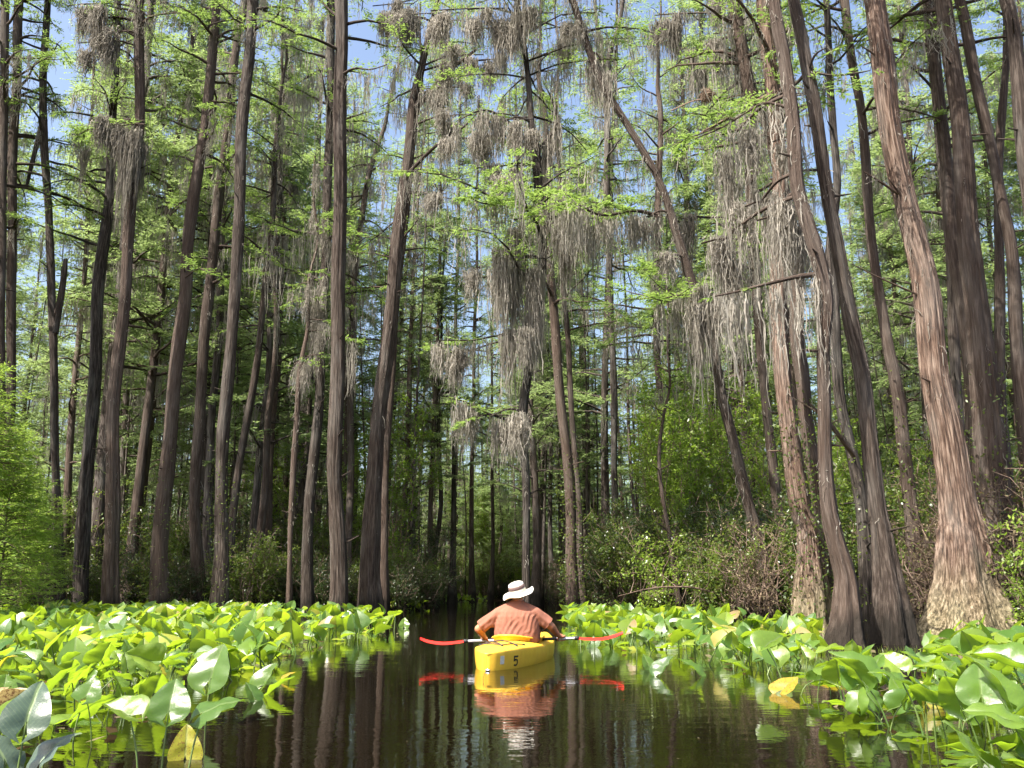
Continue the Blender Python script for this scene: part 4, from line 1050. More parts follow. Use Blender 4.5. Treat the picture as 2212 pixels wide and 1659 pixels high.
lrng = np.random.default_rng(31)
def blade_me(name, mat, **kw):
    V, F, A = leaf_mesh(lrng, **kw)
    b = Buf(); b.add(V, F, A)
    return b.mesh(name, [M[mat]], True, True)
BL = {}
for k, mat in (('green', 'lily'), ('yellow', 'lily_yellow'), ('brown', 'lily_brown'), ('grey', 'lily_shaded')):
    BL[k] = [blade_me("blade", mat, fold=f, curl=c, wave=w, droop=d, seedtwist=s) for f, c, w, d, s in
             [(.35, .15, .010, 0, 0), (.55, .25, .014, .1, .3), (.75, .1, .010, 0, -.3), (.15, .35, .018, .3, .2), (.45, .5, .016, .2, -.5), (.62, .3, .02, .6, .5), (.95, .2, .012, .3, 0), (.25, -.2, .014, .2, .4)]]
    BL[k + '_flat'] = [blade_me("blade", mat, fold=.02, curl=.0, wave=.006, droop=0), blade_me("blade", mat, fold=.05, curl=.12, wave=.012, droop=.05), blade_me("blade", mat, fold=.12, curl=-.15, wave=.01, droop=-.1)]

def lily_leaf(x, y, z, size, yaw, pitch, roll, kind, var, label, group=None, stem=True, rng=lrng, stem_lean=None):
    """one leaf on its own stalk: blade tilted at the top of a curved stem rising from the water"""
    root = thing("lily_leaf", (x, y, 0), 0, label, "lily leaf", group)
    me = BL[kind][var % len(BL[kind])]
    b = link("blade", me, root)
    b.location = (0, 0, z)
    b.rotation_euler = (Matrix.Rotation(yaw, 4, 'Z') @ Matrix.Rotation(pitch, 4, 'X') @ Matrix.Rotation(roll, 4, 'Y')).to_euler()
    b.scale = (size / .30,) * 3
    if stem and z > .04:
        sx, sy = stem_lean if stem_lean else (rng.normal(0, .09), rng.normal(0, .06))
        tb = Buf()
        P = catmull([np.array((sx, sy, -.15)), np.array((sx * .55, sy * .55, z * .45)), np.array((0, 0, z))], 4)
        tube(tb, P, np.linspace(.0085, .006, len(P)) * (size / .28), 6)
        s = tb.build("stem", [M['stem']], root)
    return root

def poly_in(x, y, poly):
    c = False; n = len(poly)
    for i in range(n):
        x1, y1 = poly[i]; x2, y2 = poly[(i + 1) % n]
        if (y1 > y) != (y2 > y) and x < (x2 - x1) * (y - y1) / (y2 - y1) + x1: c = not c
    return c
def shore(pts): return [tuple(at_z(u, v, 0)[0][:2]) for u, v in pts]
LEFT = shore([(-700, 1760), (-60, 1720), (90, 1640), (215, 1610), (300, 1560), (430, 1500), (470, 1470), (560, 1450), (640, 1410), (760, 1385), (862, 1372), (850, 1350), (700, 1336), (600, 1330), (400, 1322)]) + [(-13, 28.5), (-21, 27), (-21, 9)]
RIGHT = shore([(1215, 1352), (1250, 1395), (1330, 1412), (1400, 1420), (1500, 1440), (1600, 1450), (1720, 1470), (1800, 1560), (1960, 1620), (2100, 1700), (2300, 1760), (2700, 1700)]) + [(13, 8), (12.0, 12.8), (9.4, 13.2), (7.2, 13.0), (5.9, 13.6), (6.0, 17.2), (4.2, 21.5), (2.6, 25.5), (1.7, 27)]
occ_l = []
near = []       # (distance, x, y, region)
def scatter(poly, n, reg, seed, pw=1.0):
    rng = np.random.default_rng(seed)
    xs = [p[0] for p in poly]; ys = [p[1] for p in poly]
    x0, x1, y0, y1 = min(xs), max(xs), max(2.3, min(ys)), max(ys)
    out = []
    while len(out) < n:
        y = y0 + (y1 - y0) * rng.random(); x = rng.uniform(x0, x1)
        if not poly_in(x, y, poly): continue
        u, v = project((x, y, .2))
        if u < -250 or u > 2460: continue
        if reg == 'right' and 1770 < u < 2000 and y > 8.4: continue
        if reg == 'right' and u > 1960 and y > 12.6: continue
        if reg == 'right' and 1300 < u < 1800 and 5.5 < y < 19 and rng.random() < .5: continue
        if reg == 'left' and u > 600 and rng.random() < .5: continue
        out.append((y, x, y, reg))
    return out
spots = scatter(LEFT, 2400, 'left', 41) + scatter(RIGHT, 820, 'right', 42)
spots.sort()
# kinds by chance; most raised, some on the surface
def pick(rng, reg, y):
    r = rng.random()
    raised = rng.random() < (.8 if y > 6 else .72)
    k = 'green' if r < .955 else ('yellow' if r < .98 else 'brown')
    if not raised: k += '_flat'
    return k, raised
def attitude(rng, raised, y):
    if raised:
        z = rng.uniform(.07, .29) + (.05 if y > 18 else 0)
        return z, rng.uniform(0, 6.28), rng.uniform(.15, 1.35), rng.normal(0, .45)
    return rng.uniform(.008, .03), rng.uniform(0, 6.28), rng.uniform(0, .06), rng.normal(0, .04)
srng = np.random.default_rng(77)
NEAR_N = 262
BAND = [(5.2, "nearest the viewer"), (8.5, "in the front half"), (40, "in the middle")]
def band(y):
    for lim, w in BAND:
        if y < lim: return w
DESC = {'green': "glossy green lily leaf raised on its stalk", 'yellow': "yellowing lily leaf on a short stalk", 'brown': "withered brown lily leaf curled on its stalk",
        'green_flat': "green lily leaf floating flat", 'yellow_flat': "yellow lily leaf floating flat", 'brown_flat': "brown dead lily leaf lying on the water"}
near_spots, far_spots = spots[:NEAR_N], spots[NEAR_N:]
ROWN = 14
rows = {}
for reg in ('left', 'right'):
    L = [q for q in near_spots if q[3] == reg]
    for r in range(0, len(L), ROWN):
        for i, q in enumerate(sorted(L[r:r + ROWN], key=lambda q: project((q[1], q[2], 0))[0])): rows[q[:3]] = (r // ROWN, i)
KIND = {'green': "raised green lily leaf", 'yellow': "raised yellowing lily leaf", 'brown': "raised withered lily leaf", 'green_flat': "floating green lily leaf", 'yellow_flat': "floating yellow lily leaf", 'brown_flat': "floating dead brown lily leaf"}
for (_, x, y, reg) in near_spots:
    k, raised = pick(srng, reg, y)
    z, yaw, pitch, roll = attitude(srng, raised, y)
    size = srng.uniform(.11, .215) * (1 + max(0, y - 5) * .015)
    rw, ix = rows[(_, x, y)]
    lb = f"{KIND[k]}, {ORD[ix]} from left in {'nearest' if rw == 0 else ORD[rw]} row of the {reg} bed"
    lily_leaf(x, y, z, size, yaw, pitch, roll, k, int(srng.integers(0, 8)), lb, f"lily leaves of the {reg} bed")
def lily_mass(sp, name, label, seed):
    rng = np.random.default_rng(seed)
    protos = [leaf_mesh(rng, 7, 2, .30, f, c, .008, 0, 0) for f, c in ((.3, .1), (.55, .3), (.8, .15), (.1, .3), (.45, .5))]
    lf, st = Buf(), Buf()
    for (_, x, y, reg) in sp:
        raised = rng.random() < .86
        z, yaw, pitch, roll = attitude(rng, raised, y)
        V, F, A = protos[rng.integers(0, 5)]
        R = np.array((Matrix.Rotation(yaw, 3, 'Z') @ Matrix.Rotation(pitch, 3, 'X') @ Matrix.Rotation(roll, 3, 'Y')))
        s = rng.uniform(.5, .9)
        lf.add((V * s) @ R.T + (x, y, z), F, A)
        if raised and y < 20:
            sx, sy = rng.normal(0, .08, 2)
            tube(st, np.array([(x + sx, y + sy, -.1), (x + sx * .4, y + sy * .4, z * .5), (x, y, z)]), [.008, .007, .006], 4, 1)
    # put stalks in the same sheet of growth
    if not st.empty():
        lf.add(np.concatenate(st.V), np.concatenate(st.F), None, 1)
    o = lf.build(name, [M['lily_mix'], M['stem']], None, attr=True)
    tag(o, label, "lily leaves", kind="stuff")
lily_mass([s for s in far_spots if s[3] == 'left'], "lily_bed", "dense mass of green lily leaves filling the far part of the left bed", 51)
lily_mass([s for s in far_spots if s[3] == 'right'], "lily_bed", "dense mass of green lily leaves in front of the right-hand cypress feet", 52)
# thin fringe at the far end of the channel
fr = np.random.default_rng(53)
fringe = [(0, float(at_z(u, v, 0)[0][0]), float(at_z(u, v, 0)[0][1]), 'far') for u, v in zip(fr.uniform(930, 1050, 70), fr.uniform(1297, 1302, 70))] + \
         [(0, float(at_z(u, v, 0)[0][0]), float(at_z(u, v, 0)[0][1]), 'far') for u, v in zip(fr.uniform(840, 930, 45), fr.uniform(1306, 1322, 45))]
lily_mass(fringe, "lily_fringe", "thin fringe of small bright lily leaves at the far end of the channel", 54)

# leaves one can point at in the photograph: (u, v) of the stalk's top, height over water, size, yaw, pitch, roll, kind, variant, stalk lean, label
R_ = math.radians
NAMED = [
    (1700, 1262 + 0, 0, 0, 0, 0, 0, None, 0, None, None),
    (57, 1584 - 25, .36, .30, 5, 62, 8, 'grey', 1, (.0, -.05), "large dark grey-green lily leaf in shade in the lower left corner"),
    (95, 1640, .22, .24, -30, 55, -10, 'grey', 4, (.0, -.04), "grey-green notched lily leaf just below the large shaded one"),
    (8, 1640, .2, .30, 60, 50, 10, 'grey', 3, (.05, 0), "dark lily leaf cut off by the lower left edge"),
    (365, 1535, .30, .28, 8, 60, 0, 'green', 0, (.0, -.05), "upright pointed green lily leaf at the water's edge of the left bed"),
    (280, 1545, .30, .27, 75, 20, -20, 'green', 2, (.10, -.04), "cupped lily leaf on a long slanting stalk in the left foreground"),
    (440, 1540, .28, .30, -75, 32, 25, 'green', 3, (-.04, -.1), "broad pale-glinting lily leaf standing alone over dark water left of the channel"),
    (455, 1465, .28, .28, -15, 66, 0, 'green', 0, (0, -.05), "bright upright lily leaf behind the pale-glinting one"),
    (400, 1632, .02, .26, 20, 80, 0, 'yellow', 0, None, "yellow and brown lily leaf standing on edge in the water at lower left"),
    (570, 1480, .05, .24, -40, 60, 0, 'green', 2, None, "bright green folded lily leaf at the outer tip of the left bed"),
    (590, 1492, .03, .24, -85, 45, 0, 'green', 1, None, "second folded green lily leaf at the outer tip of the left bed"),
    (548, 1505, .03, .16, 60, 55, 0, 'green', 0, None, "small round green lily leaf touching the tip of the left bed"),
    (618, 1462, .04, .12, -60, 30, 0, 'yellow', 0, None, "tiny yellow lily leaf beyond the tip of the left bed"),
    (873, 1352, .05, .22, 0, 70, 0, 'green', 0, None, "single round lily leaf at the channel side of the left bed"),
    (1654, 1404 - 8, .34, .28, -60, 25, 20, 'green', 2, (.14, -.12), "folded lily leaf on a single long slanting stalk right of the kayak"),
    (1690, 1490, .03, .24, -62, 34, 10, 'yellow', 0, None, "yellow-green lily leaf with insect holes floating alone over dark water"),
    (1600, 1442, .02, .26, 70, 30, 0, 'green', 1, None, "low green lily leaf with a browned edge near the single long stalk"),
    (1780, 1468, .02, .26, -80, 15, 0, 'yellow', 0, None, "pointed yellow-green lily leaf floating left of the right foreground bed"),
    (1505, 1452, .04, .26, 60, 45, 0, 'green', 1, None, "folded bright green lily leaf at the left tip of the right bed"),
    (1430, 1452, .04, .24, -60, 50, 0, 'green', 2, None, "bright green lily leaf afloat nearest the right paddle blade"),
    (1402, 1440, .03, .18, 30, 60, 0, 'green', 0, None, "small green lily leaf afloat just below the right paddle blade"),
    (1868, 1440 + 10, .30, .30, 55, 38, -15, 'green', 1, (.06, -.10), "lily leaf seen from below on a curved dark stalk in the right foreground"),
    (1950, 1475, .30, .34, 48, 30, 10, 'green', 5, (.08, -.1), "wide folded lily leaf with its stalk crossing the water in the right foreground"),
    (2120, 1500, .34, .32, -28, 58, 0, 'green', 0, (.02, -.03), "bright triangular lily leaf on a thick upright stalk in the right foreground"),
    (2225 - 60, 1505, .34, .34, 32, 55, 10, 'green', 2, (.08, -.05), "largest bright lily leaf, dark midrib showing, right foreground"),
    (2185, 1560, .26, .32, 65, 28, -10, 'green', 5, (.08, -.1), "cupped lily leaf with a wavy pale upper side at lower right"),
    (2040, 1450, .34, .30, 60, 20, 0, 'green', 1, (.07, -.06), "cupped lily leaf with browned tip left of the triangular one"),
    (2100, 1430, .36, .30, 40, 35, 10, 'green', 4, (.05, -.03), "speckled yellow-green lily leaf behind the triangular one"),
    (2190, 1442, .42, .38, 50, 25, -15, 'green', 6, (.12, -.05), "long folded lily leaf reaching in from the right edge below the largest cypress"),
    (1830, 1405, .34, .30, 85, 12, 5, 'green', 5, (.03, 0), "pale cupped lily leaf standing in front of the black swollen trunk foot"),
    (2130, 1645, .06, .32, 60, 40, 20, 'green', 4, None, "wavy green lily leaf folded on the water along the lower right edge"),
    (1990, 1588, .015, .30, 88, 5, 0, 'green_flat', 1, None, "long green lily leaf with a yellow end floating flat at lower right"),
    (1860, 1535, .03, .28, 75, 30, 20, 'green', 3, None, "dark-bellied lily leaf resting on the water right of the holed yellow one"),
    (1760, 1455, .01, .30, 90, 3, 0, 'green_flat', 0, None, "narrow flat lily leaf on the water above the holed yellow one"),
    (2070, 1535, .01, .28, 85, 8, 0, 'green_flat', 2, None, "flat green lily leaf between the two thick stalks at lower right"),
    (2000, 1520, .03, .20, 10, 75, 0, 'yellow', 6, None, "narrow yellow lily leaf standing on edge in the water at lower right"),
]
for (u, v, z, size, yaw, pitch, roll, kind, var, lean, lb) in NAMED:
    if kind is None: continue
    p, _ = at_z(u, v, z)
    if p[1] > 60 or p[1] < 1: continue
    lily_leaf(float(p[0]), float(p[1]), z, size * (.60 if p[1] < 6 else .88), R_(yaw), R_(pitch), R_(roll), kind, var, lb, None, True, lrng, lean)

# pale dead boughs at the water's edge
def dead_bough(px, Y, r, label, seed):
    rng = np.random.default_rng(seed)
    P = catmull([at(u, v, y)[0] for (u, v), y in zip(px, Y)], 5); o = P[-1].copy()
    b = Buf(); tube(b, P - o, np.linspace(r * .25, r, len(P)), 7, bump=.06, rng=rng)
    for k in range(9):
        i = int(rng.integers(2, len(P) - 2)); q = P[i] - o; d = unit(rng.normal(0, 1, 3) * (1, .6, .8) + (-.6, 0, .35)); ln = rng.uniform(.2, .7)
        tube(b, np.array([q, q + d * ln * .5 + rng.normal(0, .03, 3), q + d * ln]), [r * .35, r * .22, r * .1], 5)
    w = b.build("dead_branch", [M['twig']], None, attr=True); w.location = o
    tag(w, label, "branch")
dead_bough([(1335, 1288), (1400, 1272), (1450, 1268), (1510, 1272), (1590, 1300)], (20, 20.3, 20.6, 21, 21.5), .03, "pale dead branch lying over the bank edge right of the paddler", 3)
dead_bough([(1750, 872), (1772, 895), (1800, 925), (1845, 985)], (16, 16.2, 16.5, 17), .05, "pale broken bough leaning between the two dark right-hand trunks", 4)
dead_bough([(2130, 1165), (2150, 1190), (2185, 1215), (2240, 1290)], (14.6, 14.8, 15, 15.4), .03, "grey fallen branch slanting down behind the largest cypress foot at right", 5)
dead_bough([(1925, 1150), (1980, 1172), (2030, 1178), (2100, 1240)], (16.6, 16.6, 16.7, 17), .02, "thin bare branch curving across the gap left of the largest cypress", 6)

# grass blades and floating scraps in the shallows
def shallows():
    rng = np.random.default_rng(61)
    b = Buf(); n = 1500
    U = rng.uniform(1500, 1990, n); Vv = rng.uniform(1402, 1440, n)
    P = np.array([at_z(u, v, 0)[0] for u, v in zip(U, Vv)])
    U2 = rng.uniform(520, 760, 500); V2 = rng.uniform(1368, 1400, 500)
    P = np.vstack([P, [at_z(u, v, 0)[0] for u, v in zip(U2, V2)]]); n = len(P)
    D = unit(rng.normal(0, .45, (n, 3)) * (1, 1, 0) + (0, 0, 1)); S = unit(np.cross(D, rng.normal(0, 1, (n, 3))))
    diamonds(b, P - (0, 0, .02), D, S, rng.uniform(.03, .12, n), rng.uniform(.003, .007, n))
    o = b.build("water_grass", [M['bright']], None, smooth=False)
    tag(o, "thin yellow-green grass standing in the shallow water among the lilies", "grass", kind="stuff")
    b = Buf(); n = 900
    pts = []
    while len(pts) < n:
        poly = LEFT if rng.random() < .6 else RIGHT
        y = rng.uniform(2.5, 22); x = rng.uniform(-11, 11)
        if poly_in(x, y, poly): pts.append((x, y, rng.uniform(.006, .03)))
    while len(pts) < n + 260:
        y = rng.uniform(2.8, 26); x = rng.uniform(-4, 5)
        if not poly_in(x, y, LEFT) and not poly_in(x, y, RIGHT): pts.append((x, y, .004))
    n0 = n; n = len(pts)
    P = np.array(pts); D = unit(rng.normal(0, 1, (n, 3)) * (1, 1, .25)); D[n0:, 2] = 0; S = unit(np.cross(D, rng.normal(0, .4, (n, 3)) + (0, 0, 1)))
    S[n0:] = unit(np.cross(D[n0:], (0, 0, 1.0))); Ls = rng.uniform(.04, .16, n); Ws = rng.uniform(.02, .08, n); Ls[n0:] *= .22; Ws[n0:] *= .18
    diamonds(b, P, D, S, Ls, Ws)
    o = b.build("floating_litter", [M['dry']], None, smooth=False)
    tag(o, "dead leaf scraps floating between the lily stalks", "leaf litter", kind="stuff")
shallows()

# ------------------------------------------------------------------ kayak
KA = R_(14.0)
kayak = thing("kayak", (-.27, 9.92, 0), -KA, "bright yellow recreational kayak numbered 5, seen from its stern", "kayak")
KL = 3.05
KY = [0, .06, .18, .45, .9, 1.4, 1.9, 2.4, 2.8, 3.0, 3.05]
KW = [.003, .085, .16, .26, .335, .362, .34, .25, .12, .04, .01]
KH = [.168, .182, .194, .205, .20, .19, .19, .20, .225, .245, .25]
KC = [.004, .012, .025, .045, .06, .065, .065, .06, .04, .015, .004]
KD = [.02, .06, .09, .11, .12, .12, .12, .11, .08, .02, .0]
def ksec(y):
    w, h, c, d = (float(np.interp(y, KY, q)) for q in (KW, KH, KC, KD))
    ctl = [(0, -d), (.45 * w, -d * .97), (.80 * w, -d * .55), (.93 * w, 0), (.985 * w, h * .45), (1.0 * w, h * .86), (.975 * w, h), (.92 * w, h + c * .16), (.70 * w, h + c * .55), (.35 * w, h + c * .92), (0, h + c)]
    P = catmull([(a, 0, b) for a, b in ctl], 3)
    return P[:, 0], P[:, 2]
def build_kayak():
    ys = np.concatenate([np.linspace(0, .2, 9), np.linspace(.2, 2.8, 92)[1:], np.linspace(2.8, KL, 9)[1:]])
    V, F = [], []
    m = None
    for y in ys:
        xs, zs = ksec(y)
        xx = np.concatenate([xs, -xs[::-1][1:-1]]); zz = np.concatenate([zs, zs[::-1][1:-1]])
        m = len(xx); V.append(np.stack([xx, np.full(m, y), zz], 1))
    V = np.concatenate(V); V[:, 0][np.abs(V[:, 0]) < 1e-5] = 0
    k = np.arange(m); k2 = (k + 1) % m
    half = m // 2
    for i in range(len(ys) - 1):
        for a, b in zip(k, k2):
            q = [i * m + a, i * m + b, (i + 1) * m + b, (i + 1) * m + a]
            c = V[q].mean(0)
            if c[2] > .18 and ((c[1] - 1.45) / .58) ** 2 + (c[0] / .265) ** 2 < 1: continue
            F.append(q)
    b = Buf(); b.add(V, F)
    hull = b.build("hull", [M['kayak']], kayak)
    sol = hull.modifiers.new("wall", 'SOLIDIFY'); sol.thickness = .006; sol.offset = 1
    # coaming: a raised rounded lip round the cockpit
    n = 72; c = Buf(); ring = []
    prof = [(-.022, -.012), (.004, .010), (.006, .040), (.020, .052), (.032, .046), (.030, .036), (.016, .040), (.0, .028), (-.006, -.004)]
    for i in range(n):
        t = 2 * math.pi * i / n
        ex, ey = .265 * math.cos(t), .58 * math.sin(t)
        nx, ny = math.cos(t) / .265, math.sin(t) / .58; l = math.hypot(nx, ny); nx /= l; ny /= l
        xs, zs = ksec(1.45 + ey)
        top = xs.argmax(); z = float(np.interp(abs(ex), xs[::-1][:len(xs) - top], zs[::-1][:len(xs) - top]))
        lift = 1.0 + .35 * max(0, -math.sin(t)) ** 4
        for (o_, h_) in prof: ring.append((ex + nx * o_, 1.45 + ey + ny * o_, z + h_ * lift))
    m2 = len(prof); F2 = []
    for i in range(n):
        for j in range(m2):
            F2.append([i * m2 + j, ((i + 1) % n) * m2 + j, ((i + 1) % n) * m2 + (j + 1) % m2, i * m2 + (j + 1) % m2])
    c.add(np.array(ring), F2); c.build("coaming", [M['kayak']], kayak)
    # seat and padded back rest
    s = Buf()
    tube(s, catmull([np.array((0, .93, .10)), np.array((0, .95, .20)), np.array((0, .96, .27))], 4), [.16, .17, .17, .17, .165, .16, .15, .14, .12], 16)
    V2 = s.V[0]; V2[:, 1] = .95 + (V2[:, 1] - .95) * .18
    s.build("backrest", [M['seat']], kayak)
    # bungee cords laced over the stern deck on small black eyelets
    def dz(x, y):
        xs, zs = ksec(y); top = xs.argmax()
        return float(np.interp(abs(x), xs[::-1][:len(xs) - top], zs[::-1][:len(xs) - top]))
    anc = [(-.20, .46), (-.02, .76), (.08, .34), (.24, .70), (.21, .48), (-.20, .74)]
    for (i, j) in ((0, 1), (1, 4), (0, 2), (2, 3), (5, 2), (5, 1)):
        (x0, y0), (x1, y1) = anc[i], anc[j]
        g = Buf(); P = [(x0 + (x1 - x0) * t, y0 + (y1 - y0) * t, dz(x0 + (x1 - x0) * t, y0 + (y1 - y0) * t) + .010) for t in np.linspace(0, 1, 9)]
        tube(g, np.array(P), [.0065] * 9, 6); g.build("bungee_cord", [M['bungee']], kayak)
    for (x, y) in anc:
        g = Buf(); z = dz(x, y); tube(g, np.array([(x, y, z - .004), (x, y, z + .012), (x, y, z + .018), (x, y, z + .019)]), [.016, .015, .010, .002], 10)
        g.build("eyelet", [M['black']], kayak)
    # marks lying on the starboard flank: y along, z up
    def flank(y, z):
        xs, zs = ksec(y); top = xs.argmax() + 1
        return float(np.interp(z, zs[:top], xs[:top])) + .0035
    def flank_quad(buf, y0, y1, z0, z1, n=4):
        V, F = [], []
        for i in range(n + 1):
            for j in range(n + 1):
                y = y0 + (y1 - y0) * i / n; z = z0 + (z1 - z0) * j / n; V.append((flank(y, z), y, z))
        for i in range(n):
            for j in range(n): F.append([i * (n + 1) + j, (i + 1) * (n + 1) + j, (i + 1) * (n + 1) + j + 1, i * (n + 1) + j + 1])
        buf.add(np.array(V), F)
    st = Buf(); flank_quad(st, .115, .165, .060, .145); st.build("sticker", [M['sticker']], kayak)
    # the painted numeral 5, drawn as one ribbon of the stroke's width
    pts = [(1, 1), (0, 1), (0, .56), (.45, .64), (.9, .55), (1.0, .3), (.85, .06), (.4, -.02), (0, .08)]
    y0, z0, wy, hz = .34, .035, .060, .090
    num = Buf(); hw = .0095
    W = [np.array((y0 + a * wy, z0 + b_ * hz)) for a, b_ in pts]
    for a, b_ in ((0, 1), (1, 2)):
        p, q = W[a], W[b_]
        flank_quad(num, min(p[0], q[0]) - hw, max(p[0], q[0]) + hw, min(p[1], q[1]) - hw, max(p[1], q[1]) + hw)
    C5 = catmull([np.array((p[0], p[1], 0)) for p in W[2:]], 6)
    T5 = unit(np.gradient(C5, axis=0)); N5 = np.stack([-T5[:, 1], T5[:, 0]], 1)
    V, F = [], []
    for i in range(len(C5)):
        for s_ in (-1, 1):
            yy = C5[i, 0] + N5[i, 0] * hw * s_; zz = C5[i, 1] + N5[i, 1] * hw * s_
            V.append((flank(yy, zz) + .0008, yy, zz))
    for i in range(len(C5) - 1): F.append([2 * i, 2 * i + 1, 2 * i + 3, 2 * i + 2])
    num.add(np.array(V), F)
    num.build("number", [M['number']], kayak)
    # black tube standing in for the stem's shadow line; metal drain fitting below
    g = Buf(); tube(g, catmull([np.array((-.035, .03, .17)), np.array((-.03, -.012, .08)), np.array((-.01, -.022, .02)), np.array((.005, -.02, .012))], 5), [.0022] * 16, 6); g.build("stem_shadow_line", [M['black']], kayak)
    g = Buf(); tube(g, np.array([(.0, -.02, .012), (.022, -.03, .010), (.045, -.035, .012), (.05, -.036, .012)]), [.010, .014, .010, .002], 8); g.build("drain_plug", [M['metal']], kayak)
build_kayak()

# ------------------------------------------------------------------ paddle
PY = 11.42
pc, _ = at(1126, 1382, PY)
def pp(u, v, dy=0): return at(u, v, PY + dy)[0]
paddle = thing("paddle", tuple(float(a) for a in pc), 0, "double-bladed kayak paddle with red curved blades and pale shaft held level across the kayak", "paddle")
def build_paddle():
    o = pc
    a, b = pp(1006, 1385.0), pp(1246, 1378.5)
    s = Buf(); tube(s, np.array([a, a * .66 + b * .34, a * .33 + b * .67, b]) - o, [.0155] * 4, 14); s.build("shaft", [M['shaft']], paddle)
    for t0, t1 in ((.30, .42), (.52, .82)):
        p0, p1 = a * (1 - t0) + b * t0, a * (1 - t1) + b * t1
        s = Buf(); tube(s, np.array([p0, p0 * .5 + p1 * .5, p1]) - o, [.0185] * 3, 14); s.build("grip", [M['black']], paddle)
    for q in (a, b):
        s = Buf(); d = unit(b - a); tube(s, np.array([q - d * .03, q - d * .025, q + d * .025, q + d * .03]) - o, [.012, .024, .024, .012], 14); s.build("drip_ring", [M['black']], paddle)
    for px in (((1004, 1385), (985, 1388.5), (955, 1391.5), (925, 1388), (907, 1382)), ((1248, 1378.5), (1268, 1381), (1298, 1382), (1325, 1377), (1346, 1369.5))):
        C = catmull([pp(u, v) for u, v in px], 5) - o
        n = len(C); W = .012 + .078 * np.sin(np.linspace(0, 1, n) ** .75 * math.pi) ** .55 * (np.linspace(0, 1, n) > 0) + .0
        W[0] = .016; W[-1] = .02
        V, F = [], []
        m = 8
        for i in range(n):
            for top in (1, -1):
                for j in range(m + 1):
                    s_ = j / m * 2 - 1
                    V.append((C[i][0], C[i][1] + s_ * W[i] + .01, C[i][2] + .004 * top * (1 - s_ * s_) + .018 * s_ * s_ * (i / n) + .012 * s_ + (.005 if abs(s_) < .15 and i < n * .7 else 0) * top))
        for i in range(n - 1):
            for top in (0, 1):
                for j in range(m):
                    q = [i * 2 * (m + 1) + top * (m + 1) + j, i * 2 * (m + 1) + top * (m + 1) + j + 1, (i + 1) * 2 * (m + 1) + top * (m + 1) + j + 1, (i + 1) * 2 * (m + 1) + top * (m + 1) + j]
                    F.append(q if top else q[::-1])
        bb = Buf(); bb.add(np.array(V), F); bb.build("blade", [M['blade']], paddle)
build_paddle()

# ------------------------------------------------------------------ paddler
PO = np.array((.060, 11.09, 0.0))
PR = R_(-6)
person = thing("person", tuple(PO), PR, "broad paddler seen from behind in rust T-shirt and white sun hat, seated in kayak", "person")
_c, _s = math.cos(-PR), math.sin(-PR)
def loc(w):        # world point -> the paddler's own axes
    d = np.asarray(w) - PO
    return Vector((d[0] * _c - d[1] * _s, d[0] * _s + d[1] * _c, d[2]))
def ball(bm, c, r, rot=None):
    mt = Matrix.Translation(Vector(c)) @ (rot.to_4x4() if rot else Matrix()) @ Matrix.Diagonal((*((r,) * 3 if isinstance(r, (int, float)) else r), 1))
    bmesh.ops.create_uvsphere(bm, u_segments=28, v_segments=18, radius=1, matrix=mt)
def bone(bm, p0, p1, r0, r1, ends=True):
    p0, p1 = Vector(p0), Vector(p1); d = p1 - p0
    q = d.to_track_quat('Z', 'Y').to_matrix().to_4x4()
    bmesh.ops.create_cone(bm, cap_ends=True, segments=20, radius1=r0, radius2=r1, depth=d.length, matrix=Matrix.Translation((p0 + p1) / 2) @ q)
    if ends: ball(bm, p0, r0); ball(bm, p1, r1)
def loft(bm, secs):
    """stack of superelliptic sections: (centre x, y, z, rx, ry, tilt)"""
    n = 36; rings = []
    for (cx, cy_, z, rx, ry) in secs:
        r = []
        for k in range(n):
            t = 2 * math.pi * k / n
            r.append(bm.verts.new((cx + rx * math.copysign(abs(math.cos(t)) ** .85, math.cos(t)), cy_ + ry * math.copysign(abs(math.sin(t)) ** .9, math.sin(t)), z)))
        rings.append(r)
    for a, b in zip(rings, rings[1:]):
        for k in range(n): bm.faces.new((a[k], a[(k + 1) % n], b[(k + 1) % n], b[k]))
    bm.faces.new(rings[0][::-1]); bm.faces.new(rings[-1])
def melt(name, bm, voxel, mats, parent, smooth=2, disp=None):
    me = bpy.data.meshes.new("tmp"); bm.to_mesh(me); bm.free()
    o = bpy.data.objects.new("tmp", me); COL.objects.link(o)
    rm = o.modifiers.new("r", 'REMESH'); rm.mode = 'VOXEL'; rm.voxel_size = voxel; rm.use_smooth_shade = True
    if smooth:
        sm = o.modifiers.new("s", 'SMOOTH'); sm.iterations = smooth; sm.factor = .5
    dg = bpy.context.evaluated_depsgraph_get(); dg.update()
    me2 = bpy.data.meshes.new_from_object(o.evaluated_get(dg))
    bpy.data.objects.remove(o); bpy.data.meshes.remove(me)
    me2.name = name
    me2.materials.clear()
    for m in mats: me2.materials.append(m)
    if disp:
        n = len(me2.vertices); co = np.empty(n * 3); me2.vertices.foreach_get("co", co); co = co.reshape(-1, 3)
        no = np.empty(n * 3, dtype=np.float32); me2.vertex_normals.foreach_get("vector", no); no = no.reshape(-1, 3)
        co = disp(co, no.astype(float)); me2.vertices.foreach_set("co", co.ravel()); me2.update()
    me2.polygons.foreach_set("use_smooth", np.ones(len(me2.polygons), bool))
    return link(name, me2, parent)

